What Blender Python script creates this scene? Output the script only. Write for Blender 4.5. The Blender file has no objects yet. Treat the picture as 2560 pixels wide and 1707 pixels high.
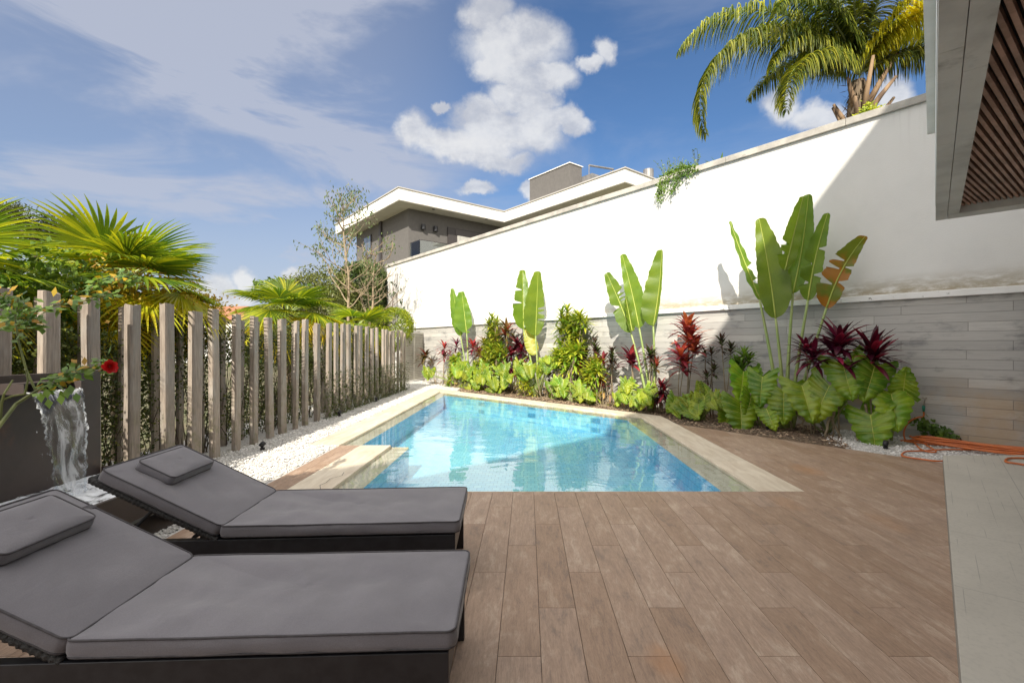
import bpy, bmesh, math, random
from mathutils import Vector, Matrix, noise
R = math.radians
rnd = random.Random(11)
S = bpy.context.scene
C = S.collection
F, H0, U0, V0 = 1173.0, 1.43, 1318.0, 863.0      # focal (px of 2560), eye height, vanishing point of the planks

# ------------------------------------------------------------------ camera
cd = bpy.data.cameras.new('camera'); cam = bpy.data.objects.new('camera', cd); C.objects.link(cam)
cam.location = (0, 0, H0); cam.rotation_euler = (R(90), 0, 0)
cd.sensor_width = 36; cd.lens = 36*F/2560; cd.clip_end = 3000; cd.clip_start = .05
cd.shift_x = -(U0-1280)/2560; cd.shift_y = (V0-853.5)/2560
S.camera = cam

# ------------------------------------------------------------------ sun, sky, exposure
SUN_EL, SUN_AZ = 36.0, 190.0
sd = bpy.data.lights.new('sun', 'SUN'); sun = bpy.data.objects.new('sun', sd); C.objects.link(sun)
sd.energy = 4.3; sd.angle = R(.5); sd.color = (1, .93, .80)
L = Vector((math.sin(R(SUN_AZ))*math.cos(R(SUN_EL)), math.cos(R(SUN_AZ))*math.cos(R(SUN_EL)), math.sin(R(SUN_EL))))
sun.rotation_euler = L.to_track_quat('Z', 'Y').to_euler(); sun.location = (-10, -30, 30)
S.view_settings.view_transform = 'Standard'; S.view_settings.look = 'None'
S.view_settings.gamma = 1; S.view_settings.exposure = 0.74
S.render.engine = 'CYCLES'
S.cycles.max_bounces = 10; S.cycles.transparent_max_bounces = 24

class NT:
    """small node helper"""
    def __init__(s, t): s.t = t; s.n = t.nodes; s.l = t.links
    def add(s, ty, **k):
        n = s.n.new(ty)
        for a, b in k.items():
            if a.startswith('i_'):
                key = a[2:]; key = int(key) if key.isdigit() else key.replace('_', ' ')
                s.put(n.inputs[key], b)
            else: setattr(n, a, b)
        return n
    def put(s, sock, v):
        if isinstance(v, bpy.types.NodeSocket): s.l.new(v, sock)
        elif isinstance(v, bpy.types.Node): s.l.new(v.outputs[0], sock)
        else:
            if hasattr(sock.default_value, '__len__') and len(sock.default_value) == 4 and len(v) == 3: v = tuple(v)+(1,)
            sock.default_value = v
    def m(s, op, a, b=0.0, c=None, clamp=False):
        n = s.n.new('ShaderNodeMath'); n.operation = op; n.use_clamp = clamp
        s.put(n.inputs[0], a); s.put(n.inputs[1], b)
        if c is not None: s.put(n.inputs[2], c)
        return n.outputs[0]
    def mix(s, f, a, b, mode='MIX'):
        n = s.n.new('ShaderNodeMix'); n.data_type = 'RGBA'; n.blend_type = mode
        s.put(n.inputs[0], f); s.put(n.inputs[6], a); s.put(n.inputs[7], b)
        return n.outputs[2]
    def noise(s, vec, scale, detail=4, rough=.55, dist=0.0, col=False):
        n = s.n.new('ShaderNodeTexNoise'); s.put(n.inputs['Vector'], vec); n.inputs['Scale'].default_value = scale
        n.inputs['Detail'].default_value = detail; n.inputs['Roughness'].default_value = rough; n.inputs['Distortion'].default_value = dist
        return n.outputs['Color' if col else 'Fac']
    def rng(s, v, a, b, c=0.0, d=1.0, smooth=True):
        n = s.n.new('ShaderNodeMapRange'); n.interpolation_type = 'SMOOTHSTEP' if smooth else 'LINEAR'
        s.put(n.inputs[0], v)
        for i, x in enumerate((a, b, c, d)): n.inputs[i+1].default_value = x
        return n.outputs[0]
    def scale(s, vec, sc, loc=(0, 0, 0), rot=(0, 0, 0)):
        n = s.n.new('ShaderNodeMapping'); s.put(n.inputs[0], vec); n.inputs['Scale'].default_value = sc
        n.inputs['Location'].default_value = loc; n.inputs['Rotation'].default_value = rot
        return n.outputs[0]

W = bpy.data.worlds.new('World'); S.world = W; W.use_nodes = True
w = NT(W.node_tree); W.node_tree.nodes.clear()
sky = w.add('ShaderNodeTexSky', sky_type='NISHITA', sun_disc=False, sun_elevation=R(SUN_EL), sun_rotation=R(SUN_AZ))
sky.air_density = 1.15; sky.dust_density = .6; sky.ozone_density = 2.5
tc = w.add('ShaderNodeTexCoord'); gen = tc.outputs['Generated']
sep = w.add('ShaderNodeSeparateXYZ', i_0=gen)
yy = w.m('MAXIMUM', sep.outputs[1], .06)
ca = w.m('DIVIDE', sep.outputs[0], yy); cb = w.m('DIVIDE', sep.outputs[2], yy)
n1 = w.noise(gen, 9, 7, .62, col=True)
sn = w.add('ShaderNodeSeparateColor', i_0=n1)
n2 = w.noise(gen, 30, 6, .6, col=True); sn2 = w.add('ShaderNodeSeparateColor', i_0=n2)
wa = w.m('ADD', w.m('MULTIPLY_ADD', sn.outputs[0], .09, ca), w.m('MULTIPLY_ADD', sn2.outputs[0], .03, -.045-.015))
wb = w.m('ADD', w.m('MULTIPLY_ADD', sn.outputs[1], .09, cb), w.m('MULTIPLY_ADD', sn2.outputs[1], .03, -.045-.015))
blobs = [(1280,120,140,88),(1330,85,90,70),(1240,180,70,45),(1380,185,60,50),(1320,200,100,45),(1215,40,70,60),
         (1510,130,36,45),(1465,155,45,22),
         (1300,250,90,50),(1340,250,60,40),(1260,330,160,55),(1110,345,120,42),(1030,320,42,42),(1180,375,140,38),(1330,340,90,60),(1415,285,50,38),(1440,305,38,25),(1250,405,80,28),
         (1210,290,90,50),(1345,300,80,60),(1110,262,26,14),(1180,478,40,14),(735,680,20,16),(615,705,28,30),(530,725,50,26),(585,750,50,20),
         (1960,260,60,50),(2050,290,90,40),(2230,235,60,60),(1640,470,40,20),(30,560,70,34),(130,690,120,60),(1330,470,26,22)]
field = None
for (u, v, ru, rv) in blobs:
    if max(ru, rv) < 76 and v > 300: ru, rv = ru*1.35, rv*1.35
    dx = w.m('MULTIPLY', w.m('SUBTRACT', wa, (u-U0)/F), F/ru); dy = w.m('MULTIPLY', w.m('SUBTRACT', wb, (V0-v)/F), F/rv)
    d = w.m('SUBTRACT', 1.35, w.m('ADD', w.m('MULTIPLY', dx, dx), w.m('MULTIPLY', dy, dy)), clamp=True)
    field = d if field is None else w.m('MAXIMUM', field, d)
cmask = w.rng(w.m('MULTIPLY_ADD', w.m('SUBTRACT', w.noise(gen, 60, 5, .6), .5), .22, w.m('MULTIPLY', field, w.rng(sep.outputs[1], .1, .3))), .02, 1.45)
# high veil, thicker towards the left of the view
vn = w.noise(w.scale(gen, (1.2, 1.2, 3.6), rot=(0, R(-18), 0)), 2.1, 6, .58, .5)
vside = w.rng(ca, -.42, .12, 1.0, 0.0)
veil = w.m('MULTIPLY', w.rng(vn, .40, .66), w.m('MULTIPLY_ADD', vside, .80, .25))
veil = w.m('MAXIMUM', veil, w.m('MULTIPLY', w.rng(cb, .0, .42, .62, 0.0), w.m('MULTIPLY_ADD', vside, .7, .3)))
veil = w.m('MULTIPLY_ADD', vside, .42, veil, clamp=True)
shade = w.m('ADD', w.m('MULTIPLY', w.noise(w.scale(gen, (1, 1, 1.6)), 9, 6, .62), .75), w.m('MULTIPLY', field, .08))
ccol = w.mix(w.rng(shade, .34, .54), (.66, .67, .71), (.98, .97, .95))
tint = w.mix(1.0, sky.outputs[0], (.62, .80, 1.0), 'MULTIPLY')
bg = w.add('ShaderNodeBackground', i_0=tint, i_1=.075)
bgv = w.add('ShaderNodeBackground', i_0=(.54, .57, .67), i_1=.60)
bgc = w.add('ShaderNodeBackground', i_0=ccol, i_1=.56)
m1 = w.add('ShaderNodeMixShader', i_0=w.m('MULTIPLY', veil, .8), i_1=bg, i_2=bgv)
m2 = w.add('ShaderNodeMixShader', i_0=cmask, i_1=m1, i_2=bgc)
# unseen bright cloud added overhead and behind the viewer to lift the shade
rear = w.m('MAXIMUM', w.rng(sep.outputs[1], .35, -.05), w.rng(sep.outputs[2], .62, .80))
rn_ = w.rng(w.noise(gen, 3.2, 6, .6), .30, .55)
bg_fill = w.add('ShaderNodeBackground', i_0=(1.0, .95, .885), i_1=1.14)
m2 = w.add('ShaderNodeMixShader', i_0=w.m('MULTIPLY', rear, w.m('MULTIPLY_ADD', rn_, .75, .15)), i_1=m2, i_2=bg_fill)
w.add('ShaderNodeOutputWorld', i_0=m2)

# ------------------------------------------------------------------ placing helpers
def P(u, v, Y): return Vector(((u-U0)/F*Y, Y, H0+(V0-v)*Y/F))
def G(u, v, z=0.0):
    Y = F*(H0-z)/(v-V0); return Vector(((u-U0)/F*Y, Y, z))
WALLC = 12.156
def Wp(u, v, D):                                    # a point seen at (u, v), D metres in front of the long wall
    t = (u-U0)/F; Y = (WALLC-1.306*D)/(t+.84); return P(u, v, Y)
def Wg(u, D):
    t = (u-U0)/F; Y = (WALLC-1.306*D)/(t+.84); return Vector((t*Y, Y, 0))
d_ = Vector((.643, -.766, 0)); q_ = Vector((.766, .643, 0))

# ------------------------------------------------------------------ mesh helpers
class MB:
    def __init__(s): s.v = []; s.f = []; s.uv = {}
    def pt(s, p, uv=None):
        s.v.append(tuple(p))
        if uv: s.uv[len(s.v)-1] = uv
        return len(s.v)-1
    def box(s, c, sz, rot=None):
        b = len(s.v); M = rot.to_matrix() if rot is not None else None
        for dz in (-.5, .5):
            for dx, dy in ((-.5, -.5), (.5, -.5), (.5, .5), (-.5, .5)):
                p = Vector((dx*sz[0], dy*sz[1], dz*sz[2]))
                if M: p = M @ p
                s.v.append(tuple(p+Vector(c)))
        s.f += [(b, b+3, b+2, b+1), (b+4, b+5, b+6, b+7), (b, b+1, b+5, b+4), (b+1, b+2, b+6, b+5), (b+2, b+3, b+7, b+6), (b+3, b, b+4, b+7)]
        return s
    def bb(s, x0, x1, y0, y1, z0, z1): return s.box(((x0+x1)/2, (y0+y1)/2, (z0+z1)/2), (x1-x0, y1-y0, z1-z0))
    def prism(s, poly, z0, z1):
        a = sum(poly[i][0]*poly[(i+1) % len(poly)][1]-poly[(i+1) % len(poly)][0]*poly[i][1] for i in range(len(poly)))
        if a < 0: poly = poly[::-1]
        n = len(poly); b = len(s.v)
        s.v += [(p[0], p[1], z0) for p in poly]+[(p[0], p[1], z1) for p in poly]
        s.f.append(tuple(b+i for i in range(n))[::-1]); s.f.append(tuple(b+n+i for i in range(n)))
        for i in range(n): j = (i+1) % n; s.f.append((b+i, b+j, b+n+j, b+n+i))
        return s
    def tube(s, pts, r, seg=8, closed=False, cap=True):
        pts = [Vector(p) for p in pts]; n = len(pts); b = len(s.v); up = None
        for i, p in enumerate(pts):
            if closed: t = pts[(i+1) % n]-pts[i-1]
            else: t = pts[min(i+1, n-1)]-pts[max(i-1, 0)]
            t = t.normalized() if t.length > 1e-9 else Vector((0, 0, 1))
            if up is None: up = Vector((0, 0, 1)) if abs(t.z) < .9 else Vector((1, 0, 0))
            a = t.cross(up)
            if a.length < 1e-6: a = t.orthogonal()
            a.normalize(); c = a.cross(t).normalized(); up = c
            rr = r[i] if hasattr(r, '__len__') else r
            for k in range(seg):
                th = 2*math.pi*k/seg; q = p+a*math.cos(th)*rr+c*math.sin(th)*rr; s.v.append(tuple(q)); s.uv[len(s.v)-1] = (k/seg, i/n)
        for i in range(n if closed else n-1):
            j = (i+1) % n
            for k in range(seg):
                l = (k+1) % seg; s.f.append((b+i*seg+k, b+i*seg+l, b+j*seg+l, b+j*seg+k))
        if cap and not closed:
            s.f.append(tuple(b+k for k in range(seg))[::-1]); s.f.append(tuple(b+(n-1)*seg+k for k in range(seg)))
        return s
    def leafquad(s, p, dr, nr, l, wd):                # small pointed leaf of two folded halves
        dr = dr.normalized(); sd_ = dr.cross(nr)
        if sd_.length < 1e-6: sd_ = dr.orthogonal()
        sd_.normalize(); b = len(s.v)
        s.v += [tuple(p), tuple(p+dr*l*.45+sd_*wd*.5), tuple(p+dr*l), tuple(p+dr*l*.45-sd_*wd*.5)]
        s.f.append((b, b+1, b+2, b+3))
    def build(s, name, mat, parent=None, smooth=False, local=False, bevel=0):
        me = bpy.data.meshes.new(name)
        off = parent.location if (parent is not None and not local) else Vector((0, 0, 0))
        if parent is not None and not local and parent.parent is not None: off = parent.parent.location
        me.from_pydata([(x-off[0], y-off[1], z-off[2]) for x, y, z in s.v], [], s.f)
        if s.uv:
            uvl = me.uv_layers.new(name='UVMap')
            for lp in me.loops:
                uvl.data[lp.index].uv = s.uv.get(lp.vertex_index, (0, 0))
        if smooth:
            me.polygons.foreach_set('use_smooth', [True]*len(me.polygons))
        me.materials.append(mat); me.update()
        o = bpy.data.objects.new(name, me); C.objects.link(o)
        if parent is not None: o.parent = parent
        if bevel:
            md = o.modifiers.new('bevel', 'BEVEL'); md.width = bevel; md.segments = 2; md.limit_method = 'ANGLE'
        return o

def thing(name, label, cat, loc=(0, 0, 0), rz=0, group=None):
    o = bpy.data.objects.new(name, None); C.objects.link(o); o.location = loc; o.rotation_euler = (0, 0, rz)
    o.empty_display_size = .1; o['label'] = label; o['category'] = cat
    if group: o['group'] = group
    return o
def tag(o, label, cat, group=None, kind=None):
    o['label'] = label; o['category'] = cat
    if group: o['group'] = group
    if kind: o['kind'] = kind
    return o
def struct(o): o['kind'] = 'structure'; return o
def copy_tree(o, parent=None):
    c = o.copy(); C.objects.link(c)
    if parent is not None: c.parent = parent
    for ch in list(o.children): copy_tree(ch, c)
    return c

# ------------------------------------------------------------------ materials
def M(name, c1, c2=None, scale=4, rough=.6, bump=0, bscale=60, st=(1, 1, 1), island=0.0, coord='Object', trans=0.0, metal=0.0,
      spec=.5, lo=.35, hi=.65, detail=5, c3=None, uvvein=0, dirt=None, tcol=None):
    m = bpy.data.materials.new(name); m.use_nodes = True; t = NT(m.node_tree); m.node_tree.nodes.clear()
    tcn = t.add('ShaderNodeTexCoord'); vec = tcn.outputs[coord]
    if st != (1, 1, 1): vec = t.scale(vec, st)
    col = c1
    if c2: col = t.mix(t.rng(t.noise(vec, scale, detail), lo, hi), c1, c2)
    geo = t.add('ShaderNodeNewGeometry')
    if c3: col = t.mix(t.rng(geo.outputs['Random Per Island'], .45, .95), col, c3)
    if island:
        k = t.m('MULTIPLY_ADD', geo.outputs['Random Per Island'], 2*island, 1-island)
        hsv = t.add('ShaderNodeHueSaturation', i_Color=col, i_Value=k); col = hsv.outputs[0]
    if trans:
        orv = t.add('ShaderNodeObjectInfo').outputs['Random']
        col = t.add('ShaderNodeHueSaturation', i_Color=col, i_Hue=t.m('MULTIPLY_ADD', orv, .03, .485), i_Value=t.m('MULTIPLY_ADD', t.m('FRACT', t.m('MULTIPLY', orv, 7.3)), .45, .76)).outputs[0]
    if dirt:
        dn = t.rng(t.noise(tcn.outputs[coord], dirt[1], 8, .65), dirt[2], dirt[3]); col = t.mix(dn, col, dirt[0])
    b = t.add('ShaderNodeBsdfPrincipled', i_Base_Color=col, i_Roughness=rough, i_Metallic=metal)
    b.inputs['Specular IOR Level'].default_value = spec
    hgt = None
    if uvvein:
        uv = t.add('ShaderNodeSeparateXYZ', i_0=tcn.outputs['UV'])
        ax = t.m('ABSOLUTE', uv.outputs[0])
        ph = t.m('MULTIPLY', t.m('SUBTRACT', uv.outputs[1], t.m('MULTIPLY', ax, .05)), uvvein)
        hgt = t.m('SINE', ph)
        col = t.mix(t.m('MULTIPLY_ADD', hgt, .10, .14), col, (.20, .30, .04))
        nz = t.rng(t.noise(t.scale(tcn.outputs['UV'], (2, 60, 1)), 3, 3), .3, .8)
        col = t.mix(t.m('MULTIPLY', nz, .35), col, (.045, .10, .008))
        t.put(b.inputs['Base Color'], col)
        bp = t.add('ShaderNodeBump', i_Height=hgt); bp.inputs['Strength'].default_value = .35; bp.inputs['Distance'].default_value = .004
        t.put(b.inputs['Normal'], bp.outputs[0])
    elif bump:
        hgt = t.noise(vec, bscale, 6, .6)
        bp = t.add('ShaderNodeBump', i_Height=hgt); bp.inputs['Strength'].default_value = bump; bp.inputs['Distance'].default_value = .01
        t.put(b.inputs['Normal'], bp.outputs[0])
    out = b
    if trans:
        tr = t.add('ShaderNodeBsdfTranslucent', i_Color=(t.mix(1.0, col, (1.25, 1.25, .7), 'MULTIPLY') if tcol is None else tcol))
        out = t.add('ShaderNodeMixShader', i_0=trans, i_1=b, i_2=tr)
    t.add('ShaderNodeOutputMaterial', i_0=out)
    return m
mt = {}
mt['black_metal'] = M('black_metal', (.012, .012, .015), (.02, .02, .024), 20, .38)
mt['wicker'] = M('wicker', (.012, .011, .011), (.03, .028, .027), 60, .5, .9, 90, (1, 1, 1))
mt['piping'] = M('piping', (.06, .055, .06), (.08, .074, .08), 40, .8)
mt['strelitzia'] = M('strelitzia_leaf', (.13, .23, .018), (.20, .30, .022), 2, .28, coord='Object', trans=.42, uvvein=520, island=.12)
mt['strelitzia_orange'] = M('orange_leaf', (.16, .22, .02), (.42, .20, .02), 2.6, .42, trans=.42, lo=.4, hi=.6)
mt['strelitzia_yellow'] = M('yellow_leaf', (.42, .38, .03), (.34, .36, .03), 4, .4, trans=.5)
mt['midrib'] = M('midrib', (.42, .45, .08), (.34, .40, .07), 6, .45)
mt['petiole'] = M('petiole', (.24, .32, .10), (.34, .38, .14), 3, .42, st=(1, 1, .3))
mt['philo'] = M('philodendron_leaf', (.12, .26, .012), (.28, .40, .02), 5, .28, trans=.30, island=.2, bump=.15, bscale=40)
mt['philo_lit'] = M('lit_philodendron_leaf', (.14, .27, .018), (.36, .43, .03), 4, .36, trans=.36, island=.25, bump=.2, bscale=40)  # lighter copy for the sunlit arums, sunlight put into the colour
mt['vein'] = M('vein', (.50, .52, .10), None, 1, .5)
mt['dracaena'] = M('dracaena_leaf', (.26, .36, .03), (.60, .56, .05), 9, .4, trans=.35, island=.3, c3=(.12, .22, .02))
mt['cordy_red'] = M('red_cordyline_leaf', (.28, .03, .045), (.12, .015, .03), 8, .36, trans=.3, island=.35, c3=(.42, .07, .05))
mt['cordy_purple'] = M('purple_cordyline_leaf', (.11, .008, .028), (.045, .006, .018), 8, .32, trans=.3, island=.35, c3=(.26, .016, .045))
mt['cordy_dark'] = M('dark_cordyline_leaf', (.035, .035, .018), (.09, .03, .025), 8, .4, trans=.25, island=.3, c3=(.06, .09, .02))
mt['cordy_mixed'] = M('mixed_cordyline_leaf', (.16, .07, .03), (.10, .11, .02), 8, .4, trans=.3, island=.3, c3=(.30, .05, .04))
mt['cordy_orange'] = M('orange_cordyline_leaf', (.40, .045, .07), (.16, .02, .04), 7, .36, trans=.32, island=.3, c3=(.50, .10, .05))
mt['cane'] = M('cane', (.22, .17, .11), (.32, .26, .17), 30, .8, .4, 80)
mt['fan'] = M('fan_palm_leaf', (.10, .20, .016), (.24, .32, .02), 1.5, .4, trans=.45, island=.25, c3=(.42, .44, .02))
mt['fan_yellow'] = M('yellow_fan_palm_leaf', (.66, .52, .02), (.42, .42, .02), 3, .42, trans=.45, island=.2)
mt['queen'] = M('feather_palm_leaf', (.06, .11, .018), (.15, .19, .022), 3, .42, trans=.4, island=.35, c3=(.30, .30, .03))
mt['queen_yellow'] = M('yellow_feather_palm_leaf', (.58, .44, .02), (.34, .34, .02), 3, .45, trans=.5, island=.3)
mt['palm_trunk'] = M('palm_trunk', (.20, .15, .10), (.09, .065, .045), 14, .85, .8, 30, (1, 1, .25))
mt['palm_boot'] = M('palm_leaf_base', (.33, .22, .13), (.14, .09, .06), 6, .8, .6, 30, (1, 1, .2))
mt['hedge'] = M('hedge_leaf', (.04, .07, .012), (.09, .135, .018), 3, .5, trans=.3, island=.35, c3=(.15, .17, .03))
mt['hedge_dry'] = M('hedge_twigs', (.10, .07, .045), (.05, .035, .025), 3, .8, island=.3)
mt['hedge_dark'] = M('dark_hedge_leaf', (.03, .065, .012), (.07, .12, .018), 3, .45, trans=.25, island=.4)
mt['topiary'] = M('topiary_leaf', (.20, .27, .015), (.36, .38, .02), 4, .45, trans=.3, island=.3)
mt['bush'] = M('bush_leaf', (.12, .15, .035), (.20, .21, .06), 3, .5, trans=.3, island=.35)
mt['sparse'] = M('sparse_tree_leaf', (.07, .10, .035), (.13, .15, .05), 3, .5, trans=.3, island=.3)
mt['bark'] = M('pale_bark', (.36, .28, .18), (.24, .18, .12), 20, .85, .5, 60)
mt['dark_bark'] = M('dark_bark', (.11, .08, .055), (.06, .045, .03), 20, .85, .5, 60)
mt['vine'] = M('vine_leaf', (.07, .15, .02), (.16, .25, .03), 4, .45, trans=.3, island=.35)
mt['rose_leaf'] = M('rose_leaf', (.11, .22, .04), (.22, .34, .05), 6, .4, trans=.3, island=.3)
mt['rose_stem'] = M('rose_stem', (.20, .22, .06), (.12, .14, .04), 9, .55)
mt['rose_petal'] = M('rose_petal', (.80, .012, .07), (.55, .006, .04), 20, .45, trans=.2)
mt['yellow_leafy'] = M('yellowing_leaf', (.48, .36, .02), (.40, .22, .03), 7, .5, trans=.35, island=.3)
mt['timber'] = None
mt['cast'] = M('concrete_cast', (.66, .645, .61), (.50, .485, .46), 2.2, .8, .25, 50, (1, 1, 1), dirt=((.30, .29, .27), 1.6, .58, .74))
mt['fascia'] = M('fascia_render', (.84, .83, .81), (.74, .73, .71), 3, .8, .1, 60)
mt['dark_line'] = M('dark_gap', (.02, .02, .02), None, 1, .8)
mt['slat'] = M('red_wood_slat', (.46, .29, .22), (.30, .18, .13), 5, .5, .15, 60, (1, 1, 1), island=.15)
mt['slab'] = None
mt['house_grey'] = M('grey_render', (.135, .126, .12), (.12, .113, .108), 6, .85, .2, 120)
mt['house_white'] = M('white_roof_band', (.86, .84, .80), (.80, .78, .74), 3, .8)
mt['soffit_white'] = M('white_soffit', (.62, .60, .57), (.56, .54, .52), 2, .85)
mt['flashing'] = M('flashing', (.45, .43, .41), None, 1, .6)
mt['dark_frame'] = M('dark_window_frame', (.06, .05, .05), (.05, .045, .045), 5, .5)
mt['shutter'] = M('roller_shutter', (.09, .08, .08), None, 1, .6)
mt['curtain'] = M('pale_curtain', (.55, .54, .50), (.35, .34, .32), 6, .8, st=(8, 8, .2))
mt['louvre'] = M('painted_louvre', (.60, .58, .52), (.52, .50, .45), 5, .6)
mt['cover'] = M('outlet_cover', (.62, .60, .52), None, 1, .5)
mt['brass'] = M('brass', (.45, .40, .33), (.3, .27, .22), 30, .3, metal=.9)
mt['green_plastic'] = M('green_plastic', (.02, .22, .15), None, 1, .4)
mt['hose'] = M('orange_hose', (.62, .16, .035), (.52, .13, .03), 8, .42)
mt['steel'] = M('brown_steel', (.065, .047, .042), (.045, .033, .030), 2, .55, .12, 30, dirt=((.12, .055, .03), 2.5, .55, .75))
mt['soil'] = M('bed_soil', (.14, .095, .062), (.07, .05, .035), 12, .95, 1.0, 35, dirt=((.22, .16, .10), 30, .5, .62))
mt['chip'] = M('mulch_chip', (.20, .13, .085), (.10, .065, .045), 3, .9, island=.5, c3=(.33, .24, .16))
mt['stone'] = M('white_gravel_stone', (.74, .72, .69), (.60, .58, .55), 3, .8, island=.2)
mt['gravel'] = M('white_gravel_bed', (.66, .64, .61), (.45, .43, .41), 70, .9, 1.0, 90)
mt['terracotta'] = M('roof_tiles', (.40, .17, .09), (.28, .12, .07), 6, .85)
mt['ground'] = M('garden_ground', (.10, .11, .05), (.16, .13, .08), 1.2, .95, .5, 8)
mt['black_plastic'] = M('black_plastic', (.015, .015, .017), None, 1, .45)
mt['roofmetal'] = M('roof_metal', (.26, .25, .25), (.18, .18, .18), 3, .5, metal=.3)

def travertine():
    m = bpy.data.materials.new('travertine'); m.use_nodes = True; t = NT(m.node_tree); m.node_tree.nodes.clear()
    o = t.add('ShaderNodeTexCoord').outputs['Object']
    n = t.noise(t.scale(o, (5, .9, 1)), 2.2, 7, .6, .6); n3 = t.noise(o, 35, 6, .7)
    c = t.mix(t.rng(n, .3, .7), (.70, .62, .50), (.56, .47, .36)); c = t.mix(t.m('MULTIPLY', t.rng(n3, .5, .75), .35), c, (.36, .28, .19))
    g = t.add('ShaderNodeNewGeometry')
    hs = t.add('ShaderNodeHueSaturation', i_Color=c, i_Value=t.m('MULTIPLY_ADD', g.outputs['Random Per Island'], .2, .9))
    bp = t.add('ShaderNodeBump', i_Height=n3); bp.inputs['Strength'].default_value = .25; bp.inputs['Distance'].default_value = .005
    b = t.add('ShaderNodeBsdfPrincipled', i_Base_Color=hs.outputs[0], i_Roughness=.62, i_Normal=bp.outputs[0])
    t.add('ShaderNodeOutputMaterial', i_0=b); return m
mt['travertine'] = travertine()

def deck_mat():
    m = bpy.data.materials.new('wood_look_tile'); m.use_nodes = True; t = NT(m.node_tree); m.node_tree.nodes.clear()
    o = t.add('ShaderNodeTexCoord').outputs['Object']; g = t.add('ShaderNodeNewGeometry').outputs['Random Per Island']
    off = t.add('ShaderNodeCombineXYZ', i_0=t.m('MULTIPLY', g, 37.0), i_1=t.m('MULTIPLY', g, 91.0), i_2=t.m('MULTIPLY', g, 13.0))
    v = t.add('ShaderNodeVectorMath', i_0=o, i_1=off.outputs[0]).outputs[0]
    grain = t.noise(t.scale(v, (28, 2.6, 1)), 2.6, 10, .78, .6)
    fine = t.noise(t.scale(v, (190, 13, 1)), 2.2, 8, .8)
    blotch = t.noise(t.scale(v, (5, 1.7, 1)), 1.9, 10, .74, .4)
    c = t.mix(t.rng(grain, .32, .68), (.42, .298, .222), (.285, .200, .148))
    c = t.mix(t.m('MULTIPLY', t.rng(blotch, .50, .66), .55), c, (.54, .43, .34))
    c = t.mix(t.m('MULTIPLY', t.rng(blotch, .48, .30), .65), c, (.17, .13, .11))
    c = t.mix(t.m('MULTIPLY', t.rng(fine, .50, .62), .55), c, (.17, .12, .09))
    hs = t.add('ShaderNodeHueSaturation', i_Color=c, i_Value=t.m('MULTIPLY_ADD', g, .18, .91), i_Saturation=t.m('MULTIPLY_ADD', g, -.15, 1.16)); c = hs.outputs[0]
    sx = t.add('ShaderNodeSeparateXYZ', i_0=o)
    rn = t.noise(o, 7, 6, .7)
    for (x, y, r, k) in ((3.22, 5.4, .38, .75), (.62, 2.12, .20, .8), (2.35, 4.25, .3, .45), (2.9, 3.8, .35, .35), (1.0, 1.9, .15, .4)):
        dx = t.m('DIVIDE', t.m('SUBTRACT', sx.outputs[0], x), r*.6); dy = t.m('DIVIDE', t.m('SUBTRACT', sx.outputs[1], y), r)
        q = t.m('SUBTRACT', 1.0, t.m('ADD', t.m('MULTIPLY', dx, dx), t.m('MULTIPLY', dy, dy)), clamp=True)
        c = t.mix(t.m('MULTIPLY', t.rng(t.m('MULTIPLY', q, rn), .12, .65), k*.62), c, (.46, .22, .09))
    h = t.m('ADD', t.m('MULTIPLY', grain, .6), t.m('MULTIPLY', fine, .5))
    bp = t.add('ShaderNodeBump', i_Height=h); bp.inputs['Strength'].default_value = .35; bp.inputs['Distance'].default_value = .003
    b = t.add('ShaderNodeBsdfPrincipled', i_Base_Color=c, i_Roughness=t.m('MULTIPLY_ADD', fine, .25, .42), i_Normal=bp.outputs[0])
    b.inputs['Specular IOR Level'].default_value = .4
    t.add('ShaderNodeOutputMaterial', i_0=b); return m
mt['deck'] = deck_mat()

def timber_mat():
    m = bpy.data.materials.new('weathered_timber'); m.use_nodes = True; t = NT(m.node_tree); m.node_tree.nodes.clear()
    o = t.add('ShaderNodeTexCoord').outputs['Object']; inf = t.add('ShaderNodeObjectInfo').outputs['Random']
    off = t.add('ShaderNodeCombineXYZ', i_0=t.m('MULTIPLY', inf, 37.0), i_1=0.0, i_2=t.m('MULTIPLY', inf, 19.0))
    v = t.add('ShaderNodeVectorMath', i_0=o, i_1=off.outputs[0]).outputs[0]
    gr = t.noise(t.scale(v, (30, 30, 2.2)), 2.4, 8, .65, .4); bl = t.noise(t.scale(v, (3, 3, 1.4)), 2, 5, .6)
    c = t.mix(t.rng(gr, .3, .7), (.38, .315, .26), (.22, .178, .15)); c = t.mix(t.m('MULTIPLY', t.rng(bl, .45, .7), .6), c, (.34, .315, .285))
    z = t.add('ShaderNodeSeparateXYZ', i_0=o).outputs[2]
    alg = t.m('MULTIPLY', t.rng(z, 1.1, .1), t.rng(t.noise(v, 9, 6, .7), .46, .68)); c = t.mix(t.m('MULTIPLY', alg, .7), c, (.15, .16, .06))
    hs = t.add('ShaderNodeHueSaturation', i_Color=c, i_Value=t.m('MULTIPLY_ADD', inf, .3, .86))
    bp = t.add('ShaderNodeBump', i_Height=gr); bp.inputs['Strength'].default_value = .5; bp.inputs['Distance'].default_value = .006
    b = t.add('ShaderNodeBsdfPrincipled', i_Base_Color=hs.outputs[0], i_Roughness=.8, i_Normal=bp.outputs[0])
    t.add('ShaderNodeOutputMaterial', i_0=b); return m
mt['timber'] = timber_mat()

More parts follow.
